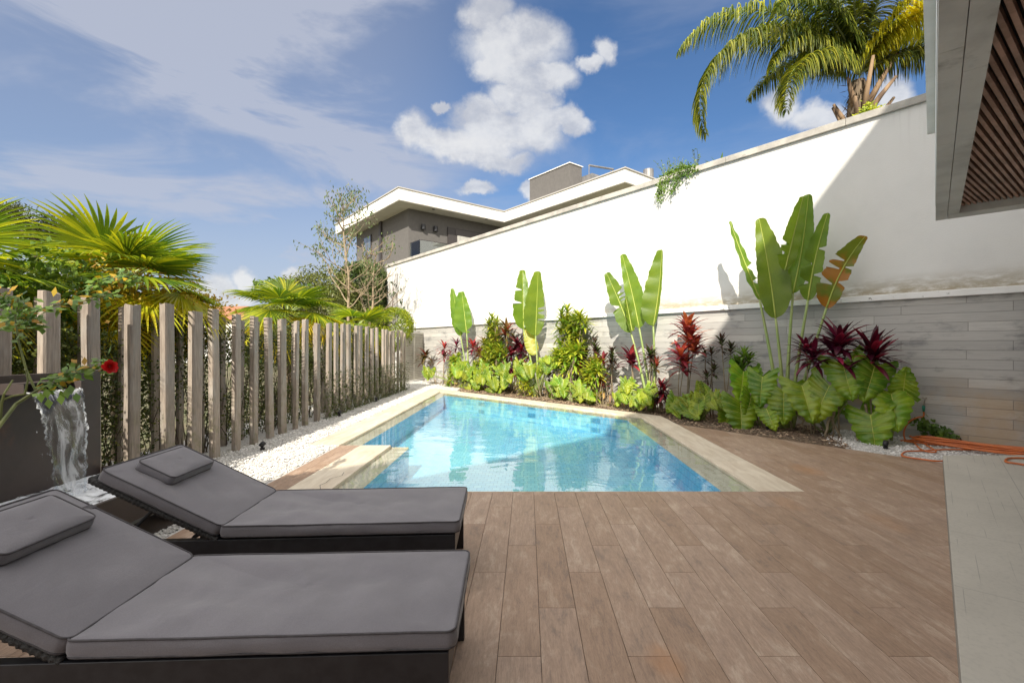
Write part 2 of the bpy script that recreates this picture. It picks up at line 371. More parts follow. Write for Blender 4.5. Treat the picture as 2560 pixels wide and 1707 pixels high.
def fabric_mat():
    m = bpy.data.materials.new('grey_canvas'); m.use_nodes = True; t = NT(m.node_tree); m.node_tree.nodes.clear()
    o = t.add('ShaderNodeTexCoord').outputs['Object']
    n = t.noise(o, 2.5, 5, .6); wv = t.noise(o, 900, 2, .5); wv2 = t.noise(o, 260, 3, .6)
    c = t.mix(t.rng(n, .35, .7), (.165, .155, .172), (.20, .188, .205)); c = t.mix(t.m('MULTIPLY', t.rng(wv2, .4, .6), .3), c, (.115, .108, .118))
    sp = t.rng(t.noise(o, 5, 3, .5), .73, .80); c = t.mix(t.m('MULTIPLY', sp, .5), c, (.40, .39, .40))
    wr = t.noise(t.scale(o, (2.2, 1.2, 5), rot=(0, 0, R(-35))), 2.2, 4, .5, .6)
    b1 = t.add('ShaderNodeBump', i_Height=wr); b1.inputs['Strength'].default_value = .3; b1.inputs['Distance'].default_value = .02
    b2 = t.add('ShaderNodeBump', i_Height=wv, i_Normal=b1.outputs[0]); b2.inputs['Strength'].default_value = .3; b2.inputs['Distance'].default_value = .001
    b = t.add('ShaderNodeBsdfPrincipled', i_Base_Color=c, i_Roughness=.88, i_Normal=b2.outputs[0]); b.inputs['Sheen Weight'].default_value = .25
    t.add('ShaderNodeOutputMaterial', i_0=b); return m
mt['fabric'] = fabric_mat()

def board_wall():
    m = bpy.data.materials.new('board_marked_concrete'); m.use_nodes = True; t = NT(m.node_tree); m.node_tree.nodes.clear()
    o = t.add('ShaderNodeTexCoord').outputs['Object']; s = t.add('ShaderNodeSeparateXYZ', i_0=o)
    v = t.add('ShaderNodeCombineXYZ', i_0=s.outputs[0], i_1=s.outputs[2], i_2=0.0).outputs[0]
    br = t.add('ShaderNodeTexBrick', i_Vector=v); br.offset = .37; br.offset_frequency = 3; br.squash = .7; br.squash_frequency = 2
    for k, x in (('Scale', 1.0), ('Mortar Size', .0035), ('Mortar Smooth', .1), ('Brick Width', 1.75), ('Row Height', .136), ('Bias', .0)): br.inputs[k].default_value = x
    br.inputs['Color1'].default_value = (.0, .0, .0, 1); br.inputs['Color2'].default_value = (1, 1, 1, 1); br.inputs['Mortar'].default_value = (.5, .5, .5, 1)
    rv = t.add('ShaderNodeSeparateColor', i_0=br.outputs[0]).outputs[0]
    fac = br.outputs['Fac']
    gr = t.noise(t.scale(v, (1.2, 26, 1)), 2.2, 8, .65, .4); bl = t.noise(t.scale(v, (1.3, 3, 1)), 1.3, 7, .65)
    c = t.mix(rv, (.58, .56, .525), (.38, .37, .355)); c = t.mix(t.m('MULTIPLY', t.rng(gr, .42, .72), .45), c, (.32, .31, .30))
    c = t.mix(t.m('MULTIPLY', t.rng(bl, .52, .68), .75), c, (.22, .22, .22))
    rust = t.m('MULTIPLY', t.rng(s.outputs[2], 1.15, .5), t.m('MULTIPLY', t.rng(t.noise(v, 1.1, 6, .6), .40, .62), t.rng(s.outputs[0], 13, 19)))
    c = t.mix(t.m('MULTIPLY', rust, .75), c, (.46, .33, .20))
    c = t.mix(t.m('MULTIPLY', fac, .5), c, (.15, .14, .135))
    bp = t.add('ShaderNodeBump', i_Height=t.m('SUBTRACT', t.m('ADD', t.m('MULTIPLY', gr, .25), t.m('MULTIPLY', rv, .8)), fac)); bp.inputs['Strength'].default_value = .8; bp.inputs['Distance'].default_value = .012
    b = t.add('ShaderNodeBsdfPrincipled', i_Base_Color=c, i_Roughness=.85, i_Normal=bp.outputs[0])
    t.add('ShaderNodeOutputMaterial', i_0=b); return m
mt['boards'] = board_wall()

def stucco():
    m = bpy.data.materials.new('white_stucco'); m.use_nodes = True; t = NT(m.node_tree); m.node_tree.nodes.clear()
    o = t.add('ShaderNodeTexCoord').outputs['Object']; s = t.add('ShaderNodeSeparateXYZ', i_0=o)
    n = t.noise(o, 1.2, 7, .6); c = t.mix(t.rng(n, .4, .75), (.72, .705, .68), (.67, .655, .63))
    n2 = t.noise(t.scale(o, (1.5, 1, 5)), 2.2, 8, .7)
    d = t.m('MULTIPLY', t.rng(s.outputs[2], 2.62, 2.2), t.m('MULTIPLY', t.rng(n2, .32, .58), t.rng(s.outputs[0], 11.5, 15.5)))
    c = t.mix(t.m('MULTIPLY', d, .95), c, (.30, .245, .15))
    d2 = t.m('MULTIPLY', t.rng(s.outputs[2], 2.35, 2.2), t.rng(n2, .5, .7)); c = t.mix(t.m('MULTIPLY', d2, .5), c, (.4, .37, .31))
    st2 = t.noise(t.scale(o, (9, 1, .35)), 1.6, 5, .6); c = t.mix(t.m('MULTIPLY', t.m('MULTIPLY', t.rng(s.outputs[2], 4.2, 5.2), t.rng(st2, .5, .72)), .3), c, (.45, .43, .40))
    bp = t.add('ShaderNodeBump', i_Height=t.noise(o, 55, 5, .6)); bp.inputs['Strength'].default_value = .35; bp.inputs['Distance'].default_value = .01
    b = t.add('ShaderNodeBsdfPrincipled', i_Base_Color=c, i_Roughness=.9, i_Normal=bp.outputs[0])
    t.add('ShaderNodeOutputMaterial', i_0=b); return m
mt['stucco'] = stucco()
mt['coping'] = M('wall_coping', (.52, .49, .44), (.36, .34, .31), 3, .85, .4, 40, dirt=((.16, .15, .13), 5, .6, .74))
mt['ledge'] = M('white_ledge', (.86, .85, .83), (.78, .77, .74), 3, .8, .3, 40, dirt=((.14, .13, .11), 9, .6, .70))

def tile_mat():
    m = bpy.data.materials.new('blue_pool_mosaic'); m.use_nodes = True; t = NT(m.node_tree); m.node_tree.nodes.clear()
    o = t.add('ShaderNodeTexCoord').outputs['Object']; g = t.add('ShaderNodeNewGeometry')
    sn_ = t.add('ShaderNodeSeparateXYZ', i_0=g.outputs['True Normal']); s = t.add('ShaderNodeSeparateXYZ', i_0=o)
    up = t.m('GREATER_THAN', t.m('ABSOLUTE', sn_.outputs[2]), .5); inv = t.m('SUBTRACT', 1.0, up)
    vv = t.add('ShaderNodeCombineXYZ', i_0=t.m('ADD', s.outputs[0], t.m('MULTIPLY', inv, t.m('MULTIPLY', s.outputs[1], 1.0))),
               i_1=t.m('ADD', t.m('MULTIPLY', up, s.outputs[1]), t.m('MULTIPLY', inv, s.outputs[2])), i_2=0.0).outputs[0]
    br = t.add('ShaderNodeTexBrick', i_Vector=vv); br.offset = 0.5
    for k, x in (('Scale', 1.0), ('Mortar Size', .004), ('Mortar Smooth', .3), ('Brick Width', .1), ('Row Height', .1)): br.inputs[k].default_value = x
    br.inputs['Color1'].default_value = (.18, .56, .81, 1); br.inputs['Color2'].default_value = (.28, .67, .86, 1); br.inputs['Mortar'].default_value = (.08, .34, .56, 1)
    ca_ = t.add('ShaderNodeTexVoronoi', i_Vector=t.add('ShaderNodeVectorMath', i_0=o, i_1=t.noise(o, 2.5, 3, .5, col=True)).outputs[0]); ca_.feature = 'SMOOTH_F1'; ca_.inputs['Scale'].default_value = 3
    b = t.add('ShaderNodeBsdfPrincipled', i_Base_Color=br.outputs[0], i_Roughness=.35)
    t.add('ShaderNodeOutputMaterial', i_0=b); return m
mt['tile'] = tile_mat()

def water_mat(name, tint, b1=.5, d1=.02, s1=2.2, foam=None, ior=5.0, fine=.16, fst=(1, 1, 1)):
    m = bpy.data.materials.new(name); m.use_nodes = True; t = NT(m.node_tree); m.node_tree.nodes.clear()
    o = t.add('ShaderNodeTexCoord').outputs['Object']
    h = t.m('ADD', t.m('MULTIPLY', t.noise(t.scale(o, (.8, 1.5, 1)), s1, 3, .5, .8), 1.0), t.m('MULTIPLY', t.noise(o, s1*5, 3, .5, .5), fine))
    bp = t.add('ShaderNodeBump', i_Height=h); bp.inputs['Strength'].default_value = b1; bp.inputs['Distance'].default_value = d1
    gm = t.add('ShaderNodeNewGeometry')
    dp = t.n.new('ShaderNodeVectorMath'); dp.operation = 'DOT_PRODUCT'; t.put(dp.inputs[0], bp.outputs[0]); t.put(dp.inputs[1], gm.outputs['Incoming'])
    fr = t.m('MULTIPLY_ADD', t.m('POWER', t.m('SUBTRACT', 1.0, t.m('ABSOLUTE', dp.outputs['Value']), clamp=True), ior), .96, .035)
    tr = t.add('ShaderNodeBsdfTransparent', i_0=tint); gl = t.add('ShaderNodeBsdfGlossy', i_Roughness=.02, i_Normal=bp.outputs[0])
    out = t.add('ShaderNodeMixShader', i_0=fr, i_1=tr, i_2=gl)
    if foam:
        df = t.add('ShaderNodeBsdfDiffuse', i_0=(.85, .87, .90)); out = t.add('ShaderNodeMixShader', i_0=t.m('MULTIPLY', t.rng(t.noise(t.scale(o, fst), foam[0], 7, .65, .8), foam[1], foam[2]), foam[3]), i_1=out, i_2=df)
    t.add('ShaderNodeOutputMaterial', i_0=out); return m
mt['water'] = water_mat('pool_water', (.92, .99, .995), .5, .022, 1.1, ior=3.9, fine=.05)
mt['fall'] = water_mat('falling_water', (.93, .95, .97), .8, .02, 5, foam=(6, .45, .66, .62), fst=(1.6, 1.6, .38), ior=4.0)
mt['basin_water'] = water_mat('churned_water', (.85, .9, .92), .8, .04, 7, foam=(6, .34, .52, .9))

def glass_mat():
    m = bpy.data.materials.new('glass'); m.use_nodes = True; t = NT(m.node_tree); m.node_tree.nodes.clear()
    fr = t.add('ShaderNodeFresnel', i_IOR=1.5); tr = t.add('ShaderNodeBsdfTransparent', i_0=(.90, .95, .94)); gl = t.add('ShaderNodeBsdfGlossy', i_Roughness=.02)
    t.add('ShaderNodeOutputMaterial', i_0=t.add('ShaderNodeMixShader', i_0=t.m('ADD', fr, .02), i_1=tr, i_2=gl)); return m
mt['glass'] = glass_mat()

def slab_mat():
    m = bpy.data.materials.new('grey_floor_tile'); m.use_nodes = True; t = NT(m.node_tree); m.node_tree.nodes.clear()
    o = t.add('ShaderNodeTexCoord').outputs['Object']
    br = t.add('ShaderNodeTexBrick', i_Vector=o); br.offset = .0
    for k, x in (('Scale', 1.0), ('Mortar Size', .0025), ('Mortar Smooth', .3), ('Brick Width', 1.0), ('Row Height', .5)): br.inputs[k].default_value = x
    n = t.noise(o, 1.4, 7, .65); n2 = t.noise(o, 40, 5, .6)
    c = t.mix(t.rng(n, .3, .7), (.54, .505, .44), (.46, .43, .375)); c = t.mix(t.m('MULTIPLY', t.rng(n2, .45, .7), .15), c, (.2, .19, .18))
    sc = t.add('ShaderNodeSeparateXYZ', i_0=o)
    ln = t.m('ABSOLUTE', t.m('SUBTRACT', t.m('FRACT', t.m('MULTIPLY', sc.outputs[1], 13.0)), .5))
    scr = t.m('MULTIPLY', t.rng(ln, .035, .0), t.m('MULTIPLY', t.rng(t.noise(t.scale(o, (.8, 9, 1)), 2, 3), .5, .56), t.rng(sc.outputs[1], .75, .6)))
    c = t.mix(t.m('MULTIPLY', scr, .6), c, (.13, .125, .12)); c = t.mix(t.m('MULTIPLY', br.outputs['Fac'], .6), c, (.14, .135, .13))
    b = t.add('ShaderNodeBsdfPrincipled', i_Base_Color=c, i_Roughness=.55)
    t.add('ShaderNodeOutputMaterial', i_0=b); return m
mt['slab'] = slab_mat()

# ================================================================== THE SETTING
def yb(x, o): return 9.55-.694*o-1.0377*(x-2.69+.72*o)       # back edge of the pool, o metres inside its outer line
interior = [(-1.70, 4.76), (1.97, 4.76), (1.97, yb(1.97, .72)), (-2.45, yb(-2.45, .72)), (-2.45, 6.72), (-1.70, 6.72)]
waterpoly = [(-1.95, 4.60), (2.27, 4.60), (2.27, yb(2.27, .45)), (-2.69, yb(-2.69, .45)), (-2.69, 6.72), (-1.95, 6.72)]
outerpoly = [(-2.38, 4.58), (2.70, 4.58), (2.70, yb(2.70, .02)), (-3.12, yb(-3.12, .02)), (-3.12, 6.74), (-2.38, 6.74)]
def ring_mesh(outer, inner, z):
    bm = bmesh.new(); es = []
    for poly in (outer, inner):
        vs = [bm.verts.new((x, y, z)) for x, y in poly]
        es += [bm.edges.new((vs[i], vs[(i+1) % len(vs)])) for i in range(len(vs))]
    bmesh.ops.triangle_fill(bm, use_beauty=True, edges=es)
    bmesh.ops.recalc_face_normals(bm, faces=bm.faces)
    for f in bm.faces:
        if f.normal.z < 0: f.normal_flip()
    me = bpy.data.meshes.new('m'); bm.to_mesh(me); bm.free(); return me
def obj_from(me, name, mat, parent=None):
    me.name = name; me.materials.append(mat); o = bpy.data.objects.new(name, me); C.objects.link(o)
    if parent: o.parent = parent
    return o
big = [(-900, -400), (900, -400), (900, 1400), (-900, 1400)]
struct(obj_from(ring_mesh(big, outerpoly, -.06), 'ground', mt['ground']))

# deck of wood-look tiles, each tile its own face island
def clip_half(poly, a, b, c):                                # keep a*x+b*y<=c
    out = []
    for i in range(len(poly)):
        p, q = poly[i], poly[(i+1) % len(poly)]; dp, dq = a*p[0]+b*p[1]-c, a*q[0]+b*q[1]-c
        if dp <= 0: out.append(p)
        if dp*dq < 0: t_ = dp/(dp-dq); out.append((p[0]+(q[0]-p[0])*t_, p[1]+(q[1]-p[1])*t_))
    return out
dk = MB(); gap = .0012
for i in range(-15, 45):
    x0, x1 = .0635+.2*i, .2635+.2*i; y0 = 2.56+.4*i; y0 -= 1.2*math.ceil((y0+5)/1.2)
    while y0 < 10:
        y1 = y0+1.2
        for (xa, xb, ytop) in ((-2.68, -2.39, 6.72), (-2.39, 2.72, 4.595), (2.72, 9, 99)):
            a, b = max(x0, xa), min(x1, xb); lo, hi = y0, min(y1, ytop)
            if b-a < .012 or hi-lo < .012: continue
            poly = [(a+gap, lo+gap), (b-gap, lo+gap), (b-gap, hi-gap), (a+gap, hi-gap)]
            poly = clip_half(poly, 2.77, 2.27, 2.77*2.79+2.27*8.47)
            if len(poly) < 3: continue
            dk.prism(poly, -.03, 0.0)
        y0 = y1
struct(dk.build('deck', mt['deck'], bevel=.0012))
sb = MB(); sb.prism([(-2.66, -5), (9, -5), (9, .7), (2.79, 8.40), (2.73, 8.4), (2.73, 4.59), (-2.66, 4.59)], -.055, -.0085)
struct(sb.build('deck_grout', M('grout', (.06, .05, .045), None, 1, .9)))

# planting bed, gravel
def wallY(x): return (WALLC-x)/.84
bed = MB(); bed.prism([(2.74, 8.50), (4.40, 6.48), (5.2, 8.25), (-2.1, wallY(-2.1)-.05), (-2.1, yb(-2.1, 0)+.02), (2.70, 9.57)], -.05, .004)
struct(bed.build('planting_bed', mt['soil']))
gr = MB(); gr.prism([(-5.2, -1), (-2.70, -1), (-2.70, 6.71), (-3.15, 6.71), (-3.15, 15.62), (-2.1, yb(-2.1, 0)+.02), (-2.1, wallY(-2.1)-.02), (-4.3, 19.55), (-5.2, 19.6)], -.055, -.012)
struct(gr.build('gravel_bed', mt['gravel']))
g2 = MB(); g2.prism([(4.40, 6.48), (8.2, 1.86), (8.6, wallY(8.6)), (5.2, wallY(5.2)-.03)], -.05, -.004)
struct(g2.build('gravel_strip', mt['gravel']))
def scatter(name, mat, label, cat, pts, smin, smax, flat=.6):
    mb = MB()
    base = [Vector(p) for p in ((1, 0, 0), (-.5, .87, 0), (-.5, -.87, 0), (.2, .3, 1), (-.4, -.2, .9), (0, 0, -1))]
    fc = [(0, 1, 3), (1, 4, 3), (1, 2, 4), (2, 0, 4), (0, 3, 4), (1, 0, 5), (2, 1, 5), (0, 2, 5)]
    for (x, y, z) in pts:
        s = rnd.uniform(smin, smax); a = rnd.uniform(0, 6.28); ca_, sa = math.cos(a), math.sin(a); b = len(mb.v)
        ex, ey, ez = s*rnd.uniform(.7, 1.3), s*rnd.uniform(.6, 1.1), s*flat*rnd.uniform(.6, 1.2)
        for p in base: mb.v.append((x+(p.x*ca_*ex-p.y*sa*ey), y+(p.x*sa*ex+p.y*ca_*ey), z+p.z*ez))
        mb.f += [tuple(b+k for k in f) for f in fc]
    return tag(mb.build(name, mat), label, cat, kind='stuff')
pts = []
for k in range(30000):
    y = 3+14.5*(rnd.random()**1.55); x = rnd.uniform(-4.1, -2.72)
    if y > 6.71 and x > -3.17: continue
    pts.append((x, y, rnd.uniform(-.012, .006)))
for k in range(2600):
    x = rnd.uniform(-4.6, -2.1); y = rnd.uniform(14.6, 19)
    if y < yb(x, 0)+.05 or x > WALLC-.84*y: continue
    pts.append((x, y, rnd.uniform(-.012, .006)))
for k in range(7000):
    x = rnd.uniform(4.0, 8); t_ = rnd.random()
    ya = 8.47-(x-2.79)*2.77/2.27+.04; y = ya+t_*(wallY(x)-.06-ya)
    if (x-4.4)*(8.25-6.48)-(y-6.48)*(5.2-4.4) < -.10+rnd.uniform(-.25, .12): continue
    pts.append((x, y, rnd.uniform(-.004, .012)))
scatter('gravel', mt['stone'], 'loose white pebbles of the gravel strips beside fence and hose', 'gravel', pts, .009, .021)
pts = []
for k in range(9000):
    x = rnd.uniform(-2.2, 5.1); t_ = rnd.random()
    ya = (8.47-(x-2.79)*2.77/2.27+.04) if x > 2.74 else yb(x, 0)+.05
    y = ya+t_*(wallY(x)-.06-ya)
    if y > wallY(x) or ((x-4.4)*(8.25-6.48)-(y-6.48)*(5.2-4.4) > .15): continue
    pts.append((x, y, rnd.uniform(.0, .015)))
scatter('mulch', mt['chip'], 'brown bark chips and dead leaves covering the planting bed', 'mulch', pts, .012, .035, .35)
rt = MB(); rt.prism([(-6.9, 22.9), (-6.7+.25*.766, 22.4+.25*.643), (-6.7+27*.643+.16, 22.4-27*.766+.13), (80, -30), (300, 200), (-60, 260), (-24, 42)], -.05, 4.9)
struct(rt.build('terrain', M('upper_terrain', (.12, .12, .06), (.18, .16, .1), 1, .95)))

# swimming pool
pool = thing('swimming_pool', 'blue tiled swimming pool with cream travertine coping in wood-look deck', 'swimming pool', (0, 7, 0))
DEP = -.42
mb = MB(); n = len(interior); b = 0
mb.v = [(x, y, DEP) for x, y in interior]+[(x, y, -.05) for x, y in interior]
mb.f = [tuple(range(n))]+[(i, n+i, n+(i+1) % n, (i+1) % n) for i in range(n)]
mb.build('basin', mt['tile'], pool)
sm = ring_mesh(waterpoly, interior, -.0495)
o = obj_from(sm, 'submerged_ledge', mt['travertine'], pool)
for v in sm.vertices: v.co -= Vector((0, 7, 0))
cp = MB(); jg = .002
def strip(p0, p1, p2, p3, nseg, z0=-.4, z1=.0015):               # quad p0-p1 (outer) / p3-p2 (inner), divided along its length
    p0, p1, p2, p3 = map(Vector, (p0, p1, p2, p3))
    for k in range(nseg):
        a, b = k/nseg, (k+1)/nseg; g_ = jg/(p1-p0).length
        a2, b2 = (a+g_ if k else a), (b-g_ if k < nseg-1 else b)
        cp.prism([tuple(p0.lerp(p1, a2)), tuple(p0.lerp(p1, b2)), tuple(p3.lerp(p2, b2)), tuple(p3.lerp(p2, a2))], z0, z1)
strip((-3.14, 6.72), (-3.14, yb(-3.14, 0)), (-2.69, yb(-2.69, .45)), (-2.69, 6.72), 8)
strip((-3.138, yb(-3.138, 0)), (2.72, yb(2.72, 0)), (2.27, yb(2.27, .45)), (-2.688, yb(-2.688, .45)), 8)
strip((2.72, yb(2.72, 0)-.002), (2.72, 4.598), (2.27, 4.598), (2.27, yb(2.27, .45)-.002), 4)
strip((-2.388, 4.598), (-2.388, 6.72), (-1.95, 6.72), (-1.95, 4.598), 2)
cp.bb(-2.68, -1.70, 6.722, 6.735, -.4, -.03)
cp.build('coping', mt['travertine'], pool, bevel=.004)
cr = MB()                                                        # the crack in the near left slab
cpts = [G(860, 1180, .003), G(855, 1188, .003), G(826, 1196, .003), G(815, 1206, .003), G(800, 1212, .003), G(801, 1222, .003)]
for i in range(len(cpts)-1):
    a, b = cpts[i], cpts[i+1]; nn = (b-a).cross(Vector((0, 0, 1))).normalized()*.0025
    k = len(cr.v); cr.v += [tuple(a-nn), tuple(a+nn), tuple(b+nn), tuple(b-nn)]; cr.f.append((k, k+1, k+2, k+3))
cr.build('crack', mt['dark_line'], pool)
wm = MB()
bmw = bmesh.new(); vs = [bmw.verts.new((x, y, -.016)) for x, y in waterpoly]; bmw.faces.new(vs)
me = bpy.data.meshes.new('water'); bmw.to_mesh(me); bmw.free()
struct(obj_from(me, 'water', mt['water']))

# long wall, in its own frame: local x runs right along it, local y away from the viewer
WO = Vector((-6.7, 22.4, 0)); WR = -math.atan2(.766, .643)
wall = thing('retaining_wall', 'tall white stucco boundary wall with board-marked concrete base and pale coping', 'wall', WO, WR)
mb = MB(); mb.bb(0, 26, 0, .22, -.2, 5.14); mb.build('white_render', mt['stucco'], wall, local=True)
mb = MB()
for k in range(13): mb.bb(k*2.1-.05+.003, k*2.1+2.05-.003, -.055, .28, 5.142, 5.26)
mb.build('coping', mt['coping'], wall, local=True, bevel=.006)
mb = MB(); mb.bb(2.65, 21.0, -.06, -.003, -.2, 2.14); mb.build('concrete_base', mt['boards'], wall, local=True)
mb = MB(); mb.bb(2.3, 21.05, -.125, -.002, 2.142, 2.24); mb.build('ledge', mt['ledge'], wall, local=True, bevel=.008)
mb = MB(); mb.bb(21.05, 21.3, -.35, -.003, -.1, 2.2); mb.build('end_post', M('end_post', (.09, .065, .05), (.06, .045, .04), 5, .7), wall, local=True)
def wall_local(u, v):
    p = Wp(u, v, 0); r = p-WO; return r.dot(d_), p.z
for (u, v, lb) in ((2500, 671, 'cream blank outlet cover on the white wall, left of two'), (2557, 668, 'cream blank outlet cover on the white wall at the photo edge')):
    s_, z_ = wall_local(u, v); e = thing('outlet_cover', lb, 'outlet cover', Wp(u, v, .008), WR, 'outlet covers on the white wall')
    mb = MB(); mb.box((0, 0, 0), (.15, .012, .10)); mb.build('cover_plate', mt['cover'], e, local=True, bevel=.004)
    mb = MB(); mb.box((0, -.007, 0), (.11, .004, .06)); mb.build('blank_insert', mt['cover'], e, local=True, bevel=.001)
for (u, v) in ((1102, 797), (1110, 797)):
    e = thing('socket', 'tiny white socket on the white wall near the first banana-leaved plant', 'socket', Wp(u, v, .01), WR, 'pair of small sockets on the wall')
    mb = MB(); mb.box((0, 0, 0), (.12, .02, .07)); mb.build('socket_plate', mt['cover'], e, local=True)

# louvred doors at the far end
ga, gb_ = Vector((-4.72, 17.75, 0)), Vector((-4.28, 19.52, 0)); gd = (gb_-ga); gl_ = gd.length; gz = math.atan2(gd.y, gd.x)
gate = thing('louvred_gate', 'cream louvred double gate at the far end between fence and wall', 'gate', ga, gz)
mb = MB()
for x in (0.03, gl_/2-.03, gl_/2+.03, gl_-.03): mb.bb(x-.027, x+.027, -.02, .02, .05, 1.94)
for z in (.08, 1.91):
    mb.bb(.058, gl_/2-.058, -.02, .02, z-.03, z+.03); mb.bb(gl_/2+.058, gl_-.058, -.02, .02, z-.03, z+.03)
mb.build('frame', mt['louvre'], gate, local=True)
mb = MB(); mb.bb(.05, gl_-.05, -.10 if False else .035, .045, .1, 1.9); mb.bb(.05, gl_-.05, -.045, -.035, .1, 1.9) if False else None; mb.build('shade_backing', mt['dark_frame'], gate, local=True)  # added dark sheet, puts shade into the gaps between the louvres
for x0 in (.06, gl_/2+.06):
    mb = MB()
    for k in range(26): mb.box((x0+(gl_/2-.12)/2, 0, .15+k*.067), (gl_/2-.125, .066, .010), Matrix.Rotation(R(-58), 3, 'X').to_euler())
    mb.build('louvre_panel', mt['louvre'], gate, local=True)

# ================================================================== our own house: covered terrace on the right
A_ = Vector((.655, .756, 0)); B_ = Vector((.711, -.703, 0))          # along the side beam / along the far beam
corner = Vector((4.83, 5.55, 0))
side0 = lambda t, w_: corner-A_*t+Vector((.756, -.655, 0))*w_
house = thing('house', 'house with concrete terrace roof and red-brown slatted ceiling above the right edge', 'house', (4.8, 5.5, 0))
ZB = 2.90
def quadbar(mb, p0, p1, p2, p3, z0, z1): mb.prism([tuple(p[:2]) for p in (p0, p1, p2, p3)], z0, z1)
mb = MB(); t0 = 0.0
for t1 in (1.3, 2.75, 4.2, 5.6, 7.2, 9):
    quadbar(mb, side0(t0+.002, 0), side0(t1-.002, 0), side0(t1-.002, .098), side0(t0+.002, .098), ZB, ZB+.18)
    quadbar(mb, side0(max(t0, .25)+.004, .102), side0(t1-.3, .102), side0(t1-.3, .20), side0(max(t0, .25)+.004, .20), ZB+.003, ZB+.18) if t1-.3 > max(t0, .25) else None
    quadbar(mb, side0(t1-.296, .102), side0(t1+.004, .102), side0(t1+.004, .20), side0(t1-.296, .20), ZB+.003, ZB+.18)
    t0 = t1
quadbar(mb, side0(.0, .102), side0(.25, .102), side0(.25, .102)+B_*4.5, side0(.0, .102)+B_*4.7, ZB, ZB+.18)
mb.build('soffit_beam', mt['cast'], house)
mb = MB(); quadbar(mb, side0(.0, .012), side0(9.3, .012), side0(9.3, .19), side0(.0, .19), ZB+.19, ZB+.5); quadbar(mb, side0(.012, .05), side0(.24, .05), side0(.24, .05)+B_*4.6, side0(.012, .05)+B_*4.6, ZB+.19, ZB+.5)
mb.build('shadow_gap', mt['dark_line'], house)
mb = MB(); quadbar(mb, side0(-.03, -.004), side0(9.3, -.004), side0(9.3, .03), side0(-.03, .03), ZB+.183, 3.97)
quadbar(mb, side0(-.03, .032), side0(.01, .032), side0(.01, .032)+B_*4.9, side0(-.03, .032)+B_*4.9, ZB+.183, 3.97)
mb.build('fascia', mt['fascia'], house)
mb = MB(); quadbar(mb, side0(-.10, -.075), side0(9.3, -.075), side0(9.3, .2), side0(-.10, .2), 3.972, 4.06)
mb.build('roof_flashing', mt['fascia'], house)
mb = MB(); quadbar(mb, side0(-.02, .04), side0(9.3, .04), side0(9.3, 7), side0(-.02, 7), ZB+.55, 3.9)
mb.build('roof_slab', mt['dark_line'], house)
# slats run away from the beam, square to the long wall
qd = Vector((.80, .60, 0)); mb = MB(); mb2 = MB()
sl = Vector((-qd.y, qd.x, 0))
for k in range(-4, 42):
    base = side0(8.6, .20)+(A_*(k*.215))
    # keep inside the recess: start on the side beam, stop at far beam line
    p0 = base; p1 = base+qd*6
    # far beam inner line through side0(.25,.3) with direction B_
    o_ = side0(.25, .20); nrm = Vector((B_.y, -B_.x, 0)) * -1
    if (p0-o_).dot(nrm) > 0: continue
    dd = qd.dot(nrm)
    if dd > 1e-4:
        tt = -(p0-o_).dot(nrm)/dd
        if tt < 6: p1 = p0+qd*tt
    if (p1-p0).length < .03: continue
    wv = sl*.0115
    quadbar(mb, p0+wv, p0-wv, p1-wv, p1+wv, ZB+.075, ZB+.12)
mb.build('ceiling_slats', mt['slat'], house)
# unseen tall block added behind the viewer, shaped to throw the long diagonal shade
KS = math.tan(R(SUN_EL)); UH = 12.0
def up(gx, gy): return Vector((gx, gy, 0))+Vector((-L.x, -L.y, 0)).normalized()*(-UH/KS)
e0, e1 = up(2.34, 9.98), up(-2.05, 5.61); ed = (e0-e1).normalized(); en = Vector((ed.y, -ed.x, 0))
mb = MB(); quadbar(mb, e0+ed*16.5, e1-ed*5.0, e1-ed*5.0+en*5, e0+ed*16.5+en*5, -.05, UH)
mb.build('shade_block', mt['fascia'], house)
fl = thing('terrace_floor', 'raised grey tiled terrace floor slab at the right edge', 'floor slab', (4.95, 5.59, 0), math.atan2(A_.y, A_.x)+math.pi)
mb = MB(); mb.prism([(0, 0), (9, 0), (9, 6), (-5.4, 6)], .003, .12); mb.build('tiled_top', mt['slab'], fl, local=True, bevel=.004)

# ================================================================== neighbour's house
nh = thing('neighbour_house', 'grey two-storey house with broad white zigzag roof band beyond the wall', 'house', (-7, 27.6, 4.9))
ZT, ZBt = 10.21, 9.50
Ap, Bp, Cp, Dp = Vector((-7.12, 26, 0)), Vector((-13.87, 34, 0)), Vector((-1.50, 30.7, 0)), Vector((4.83, 23.15, 0))
Ep = Dp+q_*6
roofpoly = [tuple(p[:2]) for p in (Ap, Cp, Dp, Ep, Ep+Vector((-12, 14, 0)), Bp+q_*14, Bp)]
def outline_band(mb, pts, th, z0, z1):
    """vertical band following an outline, inner side left open by th"""
    for i in range(len(pts)-1):
        a, b = Vector(pts[i]+(0,)), Vector(pts[i+1]+(0,)); t_ = (b-a).normalized(); n_ = Vector((-t_.y, t_.x, 0))*th
        quadbar(mb, a, b, b+n_, a+n_, z0, z1)
mb = MB(); mb.prism(roofpoly, ZBt+.002, ZT-.06); mb.build('roof_band', mt['house_white'], nh)
def inset(poly, d):
    out = []; n = len(poly)
    for i in range(n):
        p0, p1, p2 = Vector(poly[i-1]), Vector(poly[i]), Vector(poly[(i+1) % n])
        t1 = (p1-p0).normalized(); t2 = (p2-p1).normalized(); n1_ = Vector((-t1.y, t1.x)); n2_ = Vector((-t2.y, t2.x))
        bis = (n1_+n2_); bis = bis/bis.length_squared*2; out.append(tuple(p1+bis*d))
    return out
rp2 = inset(roofpoly, -.06); mb = MB(); mb.prism(rp2, ZT-.058, ZT); mb.build('roof_flashing', mt['flashing'], nh)
